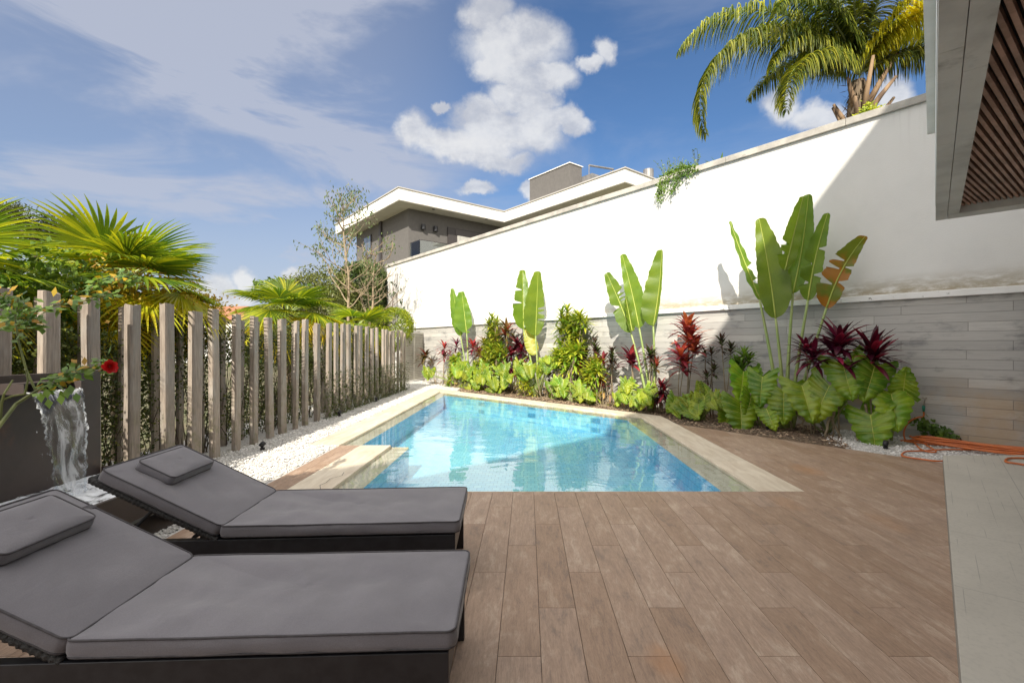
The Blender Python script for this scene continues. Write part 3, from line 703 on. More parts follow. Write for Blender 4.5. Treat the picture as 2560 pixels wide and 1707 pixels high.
mb = MB(); mb.prism(inset(roofpoly, .02), ZBt-.03, ZBt); mb.build('soffit', mt['soffit_white'], nh)
Fc = Vector((-6.98, 27.6, 0)); mb = MB(); lw = Fc-d_*8.4
mb.prism([tuple(p[:2]) for p in (Fc, Fc+q_*12, Fc+q_*12-d_*8.4, lw)], 3.0, ZBt-.032); mb.build('wall', mt['house_grey'], nh)
mb = MB(); i2 = Cp+q_*1.1+d_*.2
mb.prism([tuple(p[:2]) for p in (i2+d_*.5, i2+d_*7.4, i2+d_*7.4+q_*5, i2+d_*.5+q_*5)], 4.9, ZBt-.033); mb.build('wall', mt['house_grey'], nh)
def on_face(u, v, org, dr, out):                          # point on vertical plane through org, direction dr
    t_ = (u-U0)/F; # X=tY
    nn = Vector((dr.y, -dr.x)); Y = (nn.x*org.x+nn.y*org.y)/(nn.x*t_+nn.y); p = P(u, v, Y); return p+out
def facequad(mb, u0, u1, vt, vb_, org, dr, outn, th=.04):
    """upright panel on a facade between two screen columns, heights read at the left column"""
    a = on_face(u0, vt, org, dr, outn*.01); b = on_face(u1, vt, org, dr, outn*.01)
    z1, z0 = a.z, H0+(V0-vb_)*a.y/F
    quadbar(mb, a, b, b+outn*th, a+outn*th, z0, z1); return a, b, z0, z1
ox, oy = 740, 380; k4 = .3062
def c4(x, y): return ox+x*k4, oy+y*k4
# right hand facade (direction q_): window, lamps, balustrade
fo = -q_*0+Vector((d_.x, d_.y, 0))
u0, vt = c4(1235, 615); u1, _ = c4(1640, 615); _, vb_ = c4(0, 800)
wn = MB(); a, b, z0, z1 = facequad(wn, u0, u1, vt, vb_, Fc, q_, fo, .10); wf = wn.build('window', mt['dark_frame'], nh)
mb = MB(); aa = a+(b-a)*.14; quadbar(mb, aa+fo*.105, b+fo*.105, b+fo*.13, aa+fo*.13, z1-.42, z1-.06); mb.build('roller_shutter', mt['shutter'], wf)
mb = MB(); aa = a+(b-a)*.17; bb2 = a+(b-a)*.62; quadbar(mb, aa+fo*.105, bb2+fo*.105, bb2+fo*.12, aa+fo*.12, z0-.3, z1-.44); mb.build('pane', mt['curtain'], wf)
for (x, y) in ((1032, 615), (1132, 632)):
    u, v = c4(x, y); p = on_face(u, v, Fc, q_, fo*.13); mb = MB(); mb.tube([p+Vector((0, 0, -.15)), p+Vector((0, 0, .15))], .13, 14); lo_ = mb.build('wall_lamp', mt['black_metal'], nh)
mb = MB(); u, v = c4(930, 735); g0 = on_face(u, v, Fc, q_, fo*.03); u, v = c4(1000, 705)
g1 = g0+fo*1.25; g2_ = g1+q_*6
for a, b in ((g0, g1), (g1, g2_)): quadbar(mb, a, b, b+(b-a).cross(Vector((0, 0, 1))).normalized()*.02, a+(b-a).cross(Vector((0, 0, 1))).normalized()*.02, 5.6, 7.42)
bal = mb.build('balustrade', mt['glass'], nh)
mb = MB(); mb.tube([g0+Vector((0, 0, 7.43-g0.z)), g1+Vector((0, 0, 7.43-g1.z)), g2_+Vector((0, 0, 7.43-g2_.z))], .022, 6); mb.build('handrail', mt['dark_frame'], bal)
mb = MB(); mb.prism([tuple(p[:2]) for p in (g0-fo*.02, g1+fo*.1, g2_+fo*.1, g2_-fo*1.3)], 5.3, 5.58); mb.build('balcony_slab', mt['house_white'], nh)
# left hand facade (direction -d_)
fl_ = -q_
u0, vt = c4(560, 700); u1, _ = c4(620, 700); _, vb_ = c4(0, 880)
wn = MB(); a, b, z0, z1 = facequad(wn, u0, u1, vt, vb_, Fc, d_, fl_, .06); wf = wn.build('window', mt['dark_frame'], nh)
mb = MB()
for k in (0, 1):
    aa, bb2 = a.lerp(b, .08+.45*k), a.lerp(b, .48+.45*k); quadbar(mb, aa+fl_*.062, bb2+fl_*.062, bb2+fl_*.072, aa+fl_*.072, z0+.08, z1-.08)
mb.build('pane', M('window_reflection', (.22, .27, .33), None, 1, .08, metal=.6), wf)
u0, vt = c4(690, 560); u1, _ = c4(706, 560); mb = MB(); a, b, z0, z1 = facequad(mb, u0, u1, 545, 720, Fc, d_, fl_, .12); mb.v = [(x, y, min(z, ZBt-.04)) for x, y, z in mb.v]; mb.build('downpipe', mt['dark_frame'], nh)
for (x, y) in ((1122, 468), (1555, 547)):
    u, v = c4(x, y); p = P(u, v, (ZBt-.03-H0)*F/(V0-v)); mb = MB(); mb.tube([p+Vector((0, 0, -.02)), p+Vector((0, 0, .0))], .09, 12); mb.build('downlight', mt['dark_frame'], nh)
# roof-top box
Gc, Hc = P(1424.6, 410, 27), None
zt2 = 11.9; Gc = Vector((2.45, 27, 0)); Hc = Gc-d_*3.56
mb = MB(); mb.prism([tuple(p[:2]) for p in (Hc, Gc, Gc+q_*1.0, Hc+q_*1.0)], ZT-.05, zt2); mb.build('stair_tower', mt['house_grey'], nh)
mb = MB(); mb.prism([tuple(p[:2]) for p in (Hc-q_*.06-d_*.06, Gc-q_*.06+d_*.06, Gc+q_*1.06+d_*.06, Hc+q_*1.06-d_*.06)], zt2+.002, zt2+.045); mb.build('tower_coping', mt['house_white'], nh)
mb = MB(); a = Gc+q_*1.02-d_*.4; mb.prism([tuple(p[:2]) for p in (a-d_*1.5, a+d_*1.2, a+d_*1.2+q_*2.6, a-d_*1.5+q_*2.6)], ZT-.05, 11.35); mb.build('metal_cabin', mt['roofmetal'], nh)
mb = MB(); a = Gc+q_*1.3+d_*.3
for p, h in ((a, 12.0), (a+q_*2.0+Vector((0, .2, 0)), 12.25), (a+q_*2.15, 12.25)): mb.tube([p+Vector((0, 0, 11.2)), p+Vector((0, 0, h))], .03, 6)
mb.tube([a+Vector((0, 0, 12.0)), a+q_*2.2+Vector((0, 0, 12.3))], .06, 6); mb.build('roof_rail', mt['roofmetal'], nh)
mb = MB(); p = P(1621, 432, 25.5)
mb.tube([p+Vector((0, 0, -.6)), p+Vector((0, 0, .15))], .28, 14); tag(mb.build('roof_vent', mt['roofmetal']), 'round grey vent on the neighbour roof beside the hanging vine', 'vent')
# distant tiled roof seen above the fence
dh = thing('distant_house', 'far low house with terracotta tiled roof glimpsed above the slat fence', 'house', (-27, 40, 0))
mb = MB(); mb.bb(-30, -24.5, 40, 46, -.06, 3.6); mb.build('wall', mt['house_white'], dh)
mb = MB(); b0 = len(mb.v); mb.v += [(-30.5, 39.5, 3.602), (-24, 39.5, 3.602), (-24, 46.5, 3.602), (-30.5, 46.5, 3.602), (-29, 43, 5.0), (-25.5, 43, 5.0)]
mb.f += [(0, 1, 5, 4), (1, 2, 5), (2, 3, 4, 5), (3, 0, 4), (3, 2, 1, 0)]; mb.build('roof', mt['terracotta'], dh)

# ================================================================== fence of upright timbers
def post_row(name, label, X, ys, base_w, H_, rseed):
    rr = random.Random(rseed); f = thing(name, label, 'fence', (X, ys[0], -.02))
    for y in ys:
        wy, wx = base_w*rr.uniform(.88, 1.1), base_w*.46*rr.uniform(.85, 1.1); h = H_+rr.uniform(-.035, .035); z0 = -.02
        mb = MB(); rot = rr.uniform(-.16, .16); lean = Vector((rr.uniform(-.004, .004), rr.uniform(-.008, .008), 0)); segs = 7; b = 0
        for k in range(segs):
            zz = h*k/(segs-1); jx, jy = rr.uniform(-.0015, .0015), rr.uniform(-.002, .002)
            for cx, cy in ((-.5, -.5), (-.36, -.5), (.36, -.5), (.5, -.36), (.5, .36), (.36, .5), (-.36, .5), (-.5, .36)):
                x_, y_ = cx*wx, cy*wy; ca_, sa = math.cos(rot), math.sin(rot)
                mb.v.append((X+x_*ca_-y_*sa+lean.x*k+jx, y+x_*sa+y_*ca_+lean.y*k/3+jy, z0+zz+(rr.uniform(-.012, .012) if k == segs-1 else 0)))
        for k in range(segs-1):
            for j in range(8): l = (j+1) % 8; mb.f.append((k*8+j, k*8+l, (k+1)*8+l, (k+1)*8+j))
        mb.f.append(tuple((segs-1)*8+j for j in range(8)))
        mb.build('post', mt['timber'], f)
    return f
ys = [3.28, 3.62, 3.87+.03, 4.29, 4.716, 5.19, 5.61, 5.97, 6.41, 6.82, 7.25, 7.615, 8.04, 8.39, 8.875, 9.37, 9.75, 10.1, 10.46, 10.87, 11.16, 11.58, 11.99, 12.42, 12.94, 13.26, 13.6, 14.0, 14.37, 14.8, 15.15]
ys[0] = 3.1; ys[1] = 3.5
post_row('timber_fence', 'row of weathered upright timber posts standing between the gravel and the hedge', -3.97, ys, .14, 1.88, 4)
ys2 = [3.36]+[(ys[k]+ys[k+1])/2+.10 for k in range(1, 30)]
post_row('rear_fence', 'second row of shaded timber posts showing in the gaps of the front row', -4.36, ys2, .095, 1.84, 5)

# hedge between the two rows
def leaf_cloud(mb, n, fn, l, wd, droop=0.0, r=rnd):
    for k in range(n):
        p = fn()
        if p is None: continue
        dr = Vector((r.gauss(0, 1), r.gauss(0, 1), r.gauss(0, .8)-droop)); nr = Vector((r.gauss(0, 1), r.gauss(0, 1), r.gauss(.8, 1)))
        s = r.uniform(.6, 1.3); mb.leafquad(p, dr, nr, l*s, wd*s)
hedge = thing('fence_hedge', 'thin patchy hedge of small leaves growing up close behind the two rows of fence posts', 'hedge', (-4.3, 3, -.02))
mb = MB(); rh = random.Random(3)
def hp():
    y = 2.9+12.4*rh.random()**1.25; z = rh.random()**.85*(1.72+.15*math.sin(y*2.3))
    if noise.noise(Vector((y*1.6, z*1.6, 0))) < -.16-.10*z: return None
    x = -4.44+rh.gauss(0, .10); return Vector((x, y, z))
leaf_cloud(mb, 90000, hp, .038, .024, r=rh); mb.build('foliage', mt['hedge'], hedge)
mb = MB()
for k in range(420):
    y = 2.9+12.4*rh.random(); x = -4.44+rh.gauss(0, .08); h = rh.uniform(.7, 1.75); p = Vector((x, y, -.02)); pp = [p]
    for j in range(4): p = p+Vector((rh.gauss(0, .05), rh.gauss(0, .07), h/4)); pp.append(p)
    mb.tube(pp, [.007, .006, .005, .004, .002], 4, cap=False)
mb.build('stems', mt['hedge_dry'], hedge)
mb = MB(); 
def hp2():
    y = 9+6.4*rh.random(); z = rh.random()**1.6*.9; return Vector((-3.93+abs(rh.gauss(0, .05)), y, z))
leaf_cloud(mb, 5200, hp2, .035, .02, r=rh); mb.build('creeper', mt['hedge'], hedge)

# ================================================================== generic leaves
def arch_leaf(mb, p, az, el, Ln, Wd, droop, n=5, fold=.25, prof=None):
    h = Vector((math.cos(az), math.sin(az), 0)); lat = Vector((-math.sin(az), math.cos(az), 0)); b = len(mb.v); q = Vector(p); a = el
    for i in range(n+1):
        t_ = i/n; w_ = Wd*(prof(t_) if prof else math.sin(math.pi*min(1, .12+.88*t_))**.8)*.5
        dr = h*math.cos(a)+Vector((0, 0, math.sin(a))); nr = dr.cross(lat)*-1
        mb.pt(q-lat*w_+nr*w_*fold, (-1, t_)); mb.pt(q, (0, t_)); mb.pt(q+lat*w_+nr*w_*fold, (1, t_))
        q = q+dr*(Ln/n); a -= droop/n
    for i in range(n):
        k = b+i*3; mb.f += [(k, k+1, k+4, k+3), (k+1, k+2, k+5, k+4)]
def rosette(mb, c, r_, nl, Ln, Wd, droop=1.2, elmin=-.1, elmax=1.35, stem=.12, tilt=0):
    for k in range(nl):
        t_ = k/nl; el = elmin+(elmax-elmin)*t_+r_.uniform(-.12, .12); az = k*2.399+r_.uniform(-.25, .25)
        s = r_.uniform(.75, 1.1)*(1 if t_ < .8 else .85)
        arch_leaf(mb, Vector(c)+Vector((0, 0, -stem*(1-t_))), az, el, Ln*s, Wd*r_.uniform(.8, 1.15), droop*r_.uniform(.6, 1.3))

# ---------------- banana-leaved plants
def big_leaf(name, parent, base, tip, wl, wr, bow=0.0, depth=0.0, tears=(), mat='strelitzia', face=0.0, fold=.22, droop_tip=0):
    base, tip = Vector(base), Vector(tip); ax = (tip-base); Ln = ax.length; ax.normalize()
    view = Vector((base.x, base.y, 0)).normalized(); view = Matrix.Rotation(face, 3, 'Z') @ view
    lat = ax.cross(view)*-1; lat.normalize()
    if lat.dot(Vector((1, 0, 0))) < 0: lat = -lat
    nr = lat.cross(ax).normalized()
    if nr.dot(view) > 0: nr = -nr                                   # nr points towards the viewer
    mb = MB(); n = 96; m = 5; rr = random.Random(int(abs(base.x*1000))+int(Ln*100))
    def prof(t_):
        a = math.sqrt(max(0, 1-(1-min(1, t_/.26))**2)); b = 1-.72*max(0, (t_-.3)/.7)**1.7
        e = 1 if t_ < .965 else math.sqrt(max(0, 1-((t_-.965)/.035)**2))*.9+.1
        return a*b*e
    for side in (-1, 1):
        ww = wl if side < 0 else wr; b = len(mb.v); tl = []; cut = set(); flap = [0.0]*(n+1); cur = 0
        for (sd2, tc_, gw, dz) in tears:
            if sd2 != side: continue
            i0 = int(tc_*n)
            cut.add(i0); tl.append((i0/n, gw))
        for i in range(n+1):
            if i in cut: cur = rr.uniform(-.25, .25)
            flap[i] = cur
        for i in range(n+1):
            t_ = i/n; mid = base+ax*Ln*t_+lat*bow*math.sin(math.pi*t_)+nr*depth*t_*t_+Vector((0, 0, -droop_tip*t_**4))
            wv = ww*prof(t_)*(1+.03*math.sin(t_*40+side)+.02*math.sin(t_*93))
            for j in range(m+1):
                s_ = j/m; up_ = (fold+flap[i])*s_*wv+.012*math.sin(t_*31+side*2)*s_
                p = mid+lat*side*s_*wv+nr*up_-ax*flap[i]*s_*wv*.25+ax*.10*wv*s_*(1-.3*t_)
                for (tc0, gw) in tl:
                    dt_ = t_-tc0-.5/n; p = p+ax*(1 if dt_ > 0 else -1)*gw*1.1*Ln*s_**1.6*math.exp(-abs(dt_)/.05)+nr*(.03*s_*math.exp(-abs(dt_)/.05)*(1 if dt_ > 0 else -1.5))
                mb.pt(p, (side*s_, t_))
        for i in range(n):
            for j in range(m):
                if i in cut and j >= 1: continue
                k = b+i*(m+1)+j; q = (k, k+1, k+m+2, k+m+1)
                mb.f.append(q if side > 0 else q[::-1])
    lf = mb.build(name, mt[mat], parent, smooth=True)
    r = MB(); pts_ = [base+ax*Ln*t_+lat*bow*math.sin(math.pi*t_)+nr*(depth*t_*t_+.004)+Vector((0, 0, -droop_tip*t_**4)) for t_ in [i/14 for i in range(15)]]
    r.tube(pts_, [.014*(1-.75*i/14) for i in range(15)], 6); r.build('midrib', mt['midrib'], lf, smooth=True)
    return lf
def petiole(parent, ground, base, r0=.044, r1=.019, bow=.05):
    g, b = Vector(ground), Vector(base); n = 10; mb = MB(); side = Vector((1, 0, 0))*bow
    pts_ = [g.lerp(b, i/n)+side*math.sin(math.pi*i/n)*(1 if b.x > g.x else -1)*-1 for i in range(n+1)]
    mb.tube(pts_, [r0+(r1-r0)*(i/n)**.7 for i in range(n+1)], 10); mb.build('leaf_stalk', mt['petiole'], parent, smooth=True)
c5 = lambda x, y: (1000+x*.2998, 600+y*.2998)
c6 = lambda x, y: (1600+x*.4337, 450+y*.4337)
def strel(label, gu, D, leaves, cf, group='banana-leaved plants along the white wall'):
    g = Wg(gu, D); e = thing('bird_of_paradise', label, 'plant', g, 0, group)
    for (bx, by, tx, ty, wl, wr, kw) in leaves:
        dd = kw.pop('D', 0); dt = kw.pop('Dt', dd); base = Wp(*cf(bx, by), D+dd); tip = Wp(*cf(tx, ty), D+dt)
        pxm = abs(cf(1, 0)[0]-cf(0, 0)[0])*base.y/F                            # metres per crop pixel here
        no = kw.pop('nostalk', False); gdx = kw.pop('g', 0)
        big_leaf('leaf', e, base, tip, wl*pxm*1.08, wr*pxm*1.08, **kw)
        if not no: petiole(e, g+Vector((gdx, 0, 0)), base, bow=.02)
    return e
strel('smallest banana-leaved plant, two upright leaves, nearest the louvred gate', 1000+568*.2998, .62,
      [(505, 800, 437, 405, 62, 38, dict(D=.05, face=.5)), (556, 775, 515, 430, 84, 52, dict(D=-.02, tears=((1, .06, .04, 0),)))], c5)
strel('banana-leaved plant with two broad leaves and a yellow hanging leaf at its stalk', 1000+1150*.2998, .62,
      [(1030, 745, 1022, 250, 88, 60, dict(D=.08, face=.3, tears=((-1, .44, .02, 0), (-1, .66, .02, 0)))),
       (1130, 800, 1152, 260, 98, 62, dict(D=-.04, tears=((1, .25, .02, 0), (1, .36, .03, 0), (1, .42, .02, 0)))),
       (1120, 960, 1042, 700, 48, 52, dict(D=.0, mat='strelitzia_yellow', nostalk=True, fold=.05))], c5)
strel('banana-leaved plant with three tall leaves between the red cordylines', 1000+2100*.2998, .66,
      [(1925, 770, 1722, 275, 75, 80, dict(D=.06, bow=.02, tears=((-1, .42, .05, 0), (1, .5, .02, 0), (1, .56, .02, 0), (1, .62, .03, 0)), g=-.05)),
       (1995, 735, 1852, 120, 58, 86, dict(D=.0, bow=.02)),
       (2112, 720, 2185, 80, 112, 22, dict(D=-.05, bow=.03, g=.05, face=-.2)),
       (1935, 760, 1880, 470, 40, 45, dict(D=.14, nostalk=True, face=.8))], c5)
strel('largest banana-leaved plant with five leaves, right one turning orange', 1600+835*.4337, .72,
      [(690, 690, 517, 240, 48, 34, dict(D=.0, face=.9, tears=((1, .22, .02, 0), (1, .4, .03, 0)), bow=-.02, g=-.05)),
       (782, 798, 686, 222, 62, 92, dict(D=.1, bow=.02)),
       (882, 655, 972, 82, 80, 58, dict(D=-.03, bow=.03, face=-.3, g=.02)),
       (835, 520, 940, 95, 58, 40, dict(D=.16, nostalk=True, face=.4, tears=((-1, .22, .03, 0), (-1, .35, .03, 0)))),
       (968, 695, 1082, 190, 56, 44, dict(D=.0, tears=((-1, .42, .04, 0), (1, .3, .03, 0), (1, .6, .02, 0), (-1, .2, .05, 0)), bow=-.03, g=.08)),
       (1075, 738, 1300, 300, 80, 46, dict(D=.0, mat='strelitzia_orange', bow=-.05, tears=((-1, .5, .03, 0), (-1, .62, .03, 0), (-1, .3, .05, 0), (1, .35, .05, 0), (1, .55, .02, 0)), g=.12, droop_tip=.06))], c6)

# ---------------- cordylines and dracaenas: stem(s) with leaf heads
def headed(name, label, cat, heads, mat, cf, D, Ln, Wd, nl=22, group=None, droop=1.1, elmin=-.2, spread=.10, elmax=1.4, stem=.14, canes=1):
    r_ = random.Random(int(heads[0][0]*7+heads[0][1]))
    if mat == 'dracaena': heads = list(heads)+[(x+r_.uniform(-50, 50), y+r_.uniform(15, 95)) for x, y in heads for q in (0, 1, 2)]; Ln *= 1.05; Wd *= 1.1
    elif cf is c5: Ln *= 1.22; Wd *= 1.3
    elif mat in ('cordy_purple', 'cordy_orange'): Ln *= 1.22; Wd *= 1.12; nl += 6
    hs = [Wp(*cf(x, y), D+r_.uniform(-.08, .08)) for x, y in heads]
    base = sum(hs, Vector())/len(hs); base.z = 0; e = thing(name, label, cat, base, 0, group)
    mb, ms = MB(), MB()
    for h in hs:
        rosette(mb, h, r_, nl, Ln, Wd, droop, elmin, elmax, stem)
        g = base+Vector((r_.uniform(-spread, spread), r_.uniform(-spread, spread), 0)); mid = g.lerp(h, .5)+Vector((r_.uniform(-.04, .04), r_.uniform(-.03, .03), 0))
        ms.tube([g, mid, h+Vector((0, 0, .02))], [.013, .011, .008], 6)
        for q in range(canes-1):
            g = base+Vector((r_.uniform(-spread, spread)*1.6, r_.uniform(-spread, spread)*1.6, 0)); t_ = h+Vector((r_.uniform(-.15, .15), r_.uniform(-.1, .1), -r_.uniform(.0, .35)))
            ms.tube([g, g.lerp(t_, .5)+Vector((r_.uniform(-.03, .03), 0, 0)), t_], [.010, .009, .006], 5)
    ms.build('stem', mt['cane'], e, smooth=True); mb.build('foliage', mt[mat], e); return e
gC, gD = 'red-leaved cordylines in the bed', 'yellow-green dracaenas in the bed'
headed('cordyline', 'short bronze cordyline standing in front of the louvred gate', 'plant', [(215, 950), (200, 985)], 'cordy_mixed', c5, .55, .42, .075, group=gC, droop=1.3)
headed('cordyline', 'pink-red cordyline second along the bed from the gate', 'plant', [(370, 890), (370, 965)], 'cordy_red', c5, .5, .36, .06, group=gC)
headed('cordyline', 'small purple cordyline against the base of the smallest banana-leaved plant', 'plant', [(472, 870)], 'cordy_purple', c5, .4, .34, .055, group=gC)
headed('cordyline', 'wide dark red cordyline behind the stalk of the smallest banana-leaved plant', 'plant', [(610, 880), (665, 930)], 'cordy_red', c5, .35, .40, .07, group=gC)
headed('cordyline', 'red cordyline head between green stems right of the smallest banana-leaved plant', 'plant', [(705, 850)], 'cordy_mixed', c5, .4, .36, .07, group=gC)
headed('cordyline', 'tall bronze-purple cordyline left of the second banana-leaved plant', 'plant', [(880, 780), (890, 740)], 'cordy_mixed', c5, .45, .44, .065, nl=26, group=gC)
headed('cordyline', 'wine-red cordyline low in front of the tall bronze-purple one', 'plant', [(930, 940), (980, 860), (1010, 910)], 'cordy_purple', c5, .55, .40, .07, group=gC)
headed('cordyline', 'short dark cordyline at the foot of the second banana-leaved plant', 'plant', [(1045, 1050)], 'cordy_red', c5, .5, .32, .06, group=gC)
headed('dracaena', 'tall yellow-green dracaena above the bed right of the smallest banana-leaved plant', 'plant', [(770, 650), (765, 735), (740, 800), (800, 790)], 'dracaena', c5, .45, .34, .05, nl=26, group=gD)
headed('dracaena', 'leafy green dracaena low before the tall one near the watery pool corner', 'plant', [(760, 900), (800, 990), (700, 960), (840, 900)], 'dracaena', c5, .6, .36, .06, nl=24, group=gD, canes=2)
headed('dracaena', 'tallest dracaena with two arching yellow-green heads right of the second banana-leaved plant', 'plant', [(1395, 590), (1500, 640), (1440, 720), (1385, 680), (1470, 780)], 'dracaena', c5, .5, .38, .055, nl=26, group=gD, canes=2)
headed('dracaena', 'bushy green dracaena with many pale canes right of the second banana-leaved plant', 'plant', [(1340, 870), (1420, 900), (1490, 900), (1380, 980), (1450, 1000), (1330, 960)], 'dracaena', c5, .66, .38, .06, nl=22, group=gD, canes=3, spread=.2)
headed('dracaena', 'low yellow-green dracaena before the small pink cordyline', 'plant', [(1600, 1050), (1640, 1010), (1570, 1100)], 'dracaena', c5, .7, .34, .055, nl=20, group=gD)
headed('dracaena', 'narrow upright speckled yellow shrub near the pool corner', 'plant', [(430, 1000), (440, 1060), (430, 1120), (460, 1030), (490, 960), (450, 1160)], 'dracaena', c5, .8, .22, .06, nl=24, group=gD)
headed('dracaena', 'low yellow striped dracaena at the foot of the smallest banana-leaved plant', 'plant', [(560, 1080), (620, 1040), (520, 1140)], 'dracaena', c5, .75, .26, .04, nl=20, group=gD)
headed('cordyline', 'low wine-red cordyline between sunlit arums near the bed middle', 'plant', [(880, 1060), (930, 1100)], 'cordy_red', c5, .7, .28, .05, nl=18, group=gC)
headed('dracaena', 'low yellow-green dracaena left of the second banana-leaved stalk', 'plant', [(1000, 1140), (1060, 1180)], 'dracaena', c5, .85, .26, .04, nl=20, group=gD)
headed('cordyline', 'small red cordyline peeping out right of the second banana-leaved stalk', 'plant', [(1240, 1120), (1280, 1060)], 'cordy_mixed', c5, .6, .28, .05, nl=18, group=gC)
headed('cordyline', 'crimson cordyline behind the pale canes of the bushy dracaena', 'plant', [(1500, 1060), (1540, 1120)], 'cordy_red', c5, .5, .28, .05, nl=18, group=gC)
headed('dracaena', 'sparse yellow dracaena left of the three-leaved plant close to the pool coping', 'plant', [(1560, 1240), (1640, 1280), (1790, 1390)], 'dracaena', c5, .8, .24, .045, nl=14, group=gD)
headed('cordyline', 'slim dark green cordyline on a thin leaning cane, tallest of the dark ones', 'plant', [(1622, 850), (1640, 920)], 'cordy_dark', c5, .55, .22, .045, nl=30, droop=.8, stem=.22)
headed('cordyline', 'slim dark green cordyline right of the pink one', 'plant', [(1770, 930), (1765, 985)], 'cordy_dark', c5, .5, .22, .045, nl=30, droop=.8, stem=.22)
headed('cordyline', 'small dark cordyline head beside the bushy dracaena', 'plant', [(1545, 940)], 'cordy_dark', c5, .5, .24, .045, nl=26, droop=.9)
headed('cordyline', 'bright pink cordyline with narrow upright leaves', 'plant', [(1695, 1000), (1675, 1190)], 'cordy_orange', c5, .6, .34, .055, nl=14, elmin=.5, group=gC)
headed('cordyline', 'crimson cordyline left of the three-leaved banana-leaved plant', 'plant', [(1925, 960), (1935, 1010)], 'cordy_red', c5, .6, .36, .075, nl=18, elmin=.1, group=gC)
headed('cordyline', 'small bronze cordyline touching the stalks of the three-leaved plant', 'plant', [(2085, 930), (2090, 965)], 'cordy_dark', c5, .75, .22, .045, nl=28, droop=.8)
headed('cordyline', 'small red-brown cordyline just right of the three-leaved plant', 'plant', [(2140, 1030)], 'cordy_mixed', c5, .75, .24, .05, nl=24)
headed('cordyline', 'withered dark purple cordyline at the foot of the three-leaved plant', 'plant', [(2175, 1210), (2150, 1270), (2200, 1240)], 'cordy_purple', c5, .85, .26, .05, nl=22, elmin=-.9)
headed('cordyline', 'tall orange and red cordyline left of the shaded wall part', 'plant', [(275, 840), (285, 900), (310, 960)], 'cordy_orange', c6, .7, .40, .085, nl=20, elmin=.2, group=gC)
headed('cordyline', 'coral-red cordyline head below the tall orange one', 'plant', [(235, 1000), (255, 1060)], 'cordy_orange', c6, .85, .36, .085, nl=18, elmin=.0, group=gC)
headed('cordyline', 'slender dark cordyline against the grey boards, upper of its cluster', 'plant', [(470, 920), (525, 960)], 'cordy_dark', c6, .55, .22, .045, nl=34, droop=.8, stem=.24)
headed('cordyline', 'slender dark cordyline pair right of the coral-red one', 'plant', [(375, 990), (412, 980)], 'cordy_dark', c6, .5, .17, .035, nl=28, droop=.8, stem=.2)
headed('cordyline', 'short dark cordyline below the slender cluster', 'plant', [(385, 1120), (425, 1080)], 'cordy_dark', c6, .65, .19, .04, nl=28, droop=.9, stem=.16)
headed('dracaena', 'dense green dracaena left of the largest banana-leaved plant', 'plant', [(600, 1000), (560, 1050), (625, 1030), (590, 1080)], 'vine', c6, .75, .30, .05, nl=26, elmin=.1)
headed('cordyline', 'large dark purple cordyline rising right of the largest banana-leaved plant', 'plant', [(1150, 920), (1125, 985)], 'cordy_purple', c6, .85, .46, .085, nl=26, group=gC, droop=.9)
headed('cordyline', 'purple cordyline between the orange leaf stalk and the big leaves', 'plant', [(960, 965), (1000, 1010)], 'cordy_purple', c6, .8, .34, .065, nl=24, group=gC)
headed('cordyline', 'rightmost purple cordyline against the grey board-marked base', 'plant', [(1340, 970), (1345, 1010)], 'cordy_purple', c6, .8, .42, .075, nl=26, group=gC, droop=.7)

# ---------------- lobed arum leaves
bedr = random.Random(77)
def lobed_leaf(mb, vb, c, tipdir, nrm, Ln, Wd, seed=0, lob=7):
    r_ = random.Random(seed); ax = Vector(tipdir).normalized(); nr = Vector(nrm).normalized(); lat = ax.cross(nr).normalized(); nr = lat.cross(ax).normalized()
    if nr.dot(Vector(nrm)) < 0: nr = -nr
    n, m = 42, 7; curl = r_.uniform(.10, .3)
    for side in (-1, 1):
        b = len(mb.v)
        for i in range(n+1):
            t_ = i/n; ph = t_*lob*math.pi*2*.5
            w_ = Wd*.5*((1-t_)**.75*1.05+.16*math.sin(math.pi*t_))*(1+.15*abs(math.sin(ph))-.08+r_.uniform(-.03, .03))
            if t_ > .9: w_ *= (1-t_)/.1*.6+.4
            for j in range(m+1):
                s_ = j/m; y_ = Ln*(t_-.04)-Ln*.34*s_**1.0*(1-t_)**2.4+Ln*.07*s_*t_
                corr = .03*Wd*math.cos(ph*2+1)*s_+.03*Wd*math.sin(ph*1.3+seed)*s_*s_
                zz = corr+.10*Wd*s_*s_*(.6-t_)-curl*Ln*t_*t_*.6+.12*Wd*s_-.13*Wd*s_**3
                mb.pt(Vector(c)+ax*y_+lat*side*s_*w_+nr*zz, (side*s_, t_))
        for i in range(n):
            for j in range(m):
                k = b+i*(m+1)+j; q = (k, k+1, k+m+2, k+m+1); mb.f.append(q if side > 0 else q[::-1])
    pts_ = [Vector(c)+ax*Ln*(t_-.04)+nr*(-curl*Ln*t_*t_*.6+.003) for t_ in [i/8 for i in range(9)]]
    vb.tube(pts_, [.005*(1-.8*i/8) for i in range(9)], 5)
    for side in (-1, 1):
        for tt in (.03, .18, .34, .5, .66):
            a = pts_[0].lerp(pts_[-1], tt)-nr*0; base = Vector(c)+ax*Ln*(tt-.04)+nr*(-curl*Ln*tt*tt*.6+.003)
            i_ = tt; w_ = Wd*.5*((1-i_)**.75*1.05+.16*math.sin(math.pi*i_))
            pp = []
            for s_ in (0, .35, .7, .92):
                y_ = Ln*(tt-.04)-Ln*.34*s_**1.0*(1-tt)**2.4+Ln*.07*s_*tt+Ln*.03*s_
                zz = .10*Wd*s_*s_*(.6-tt)-curl*Ln*tt*tt*.6+.12*Wd*s_-.13*Wd*s_**3+.004+.02*Wd*s_*0
                pp.append(Vector(c)+ax*y_+lat*side*s_*w_+nr*zz)
            vb.tube(pp, [.0022, .002, .0014, .0008], 4)
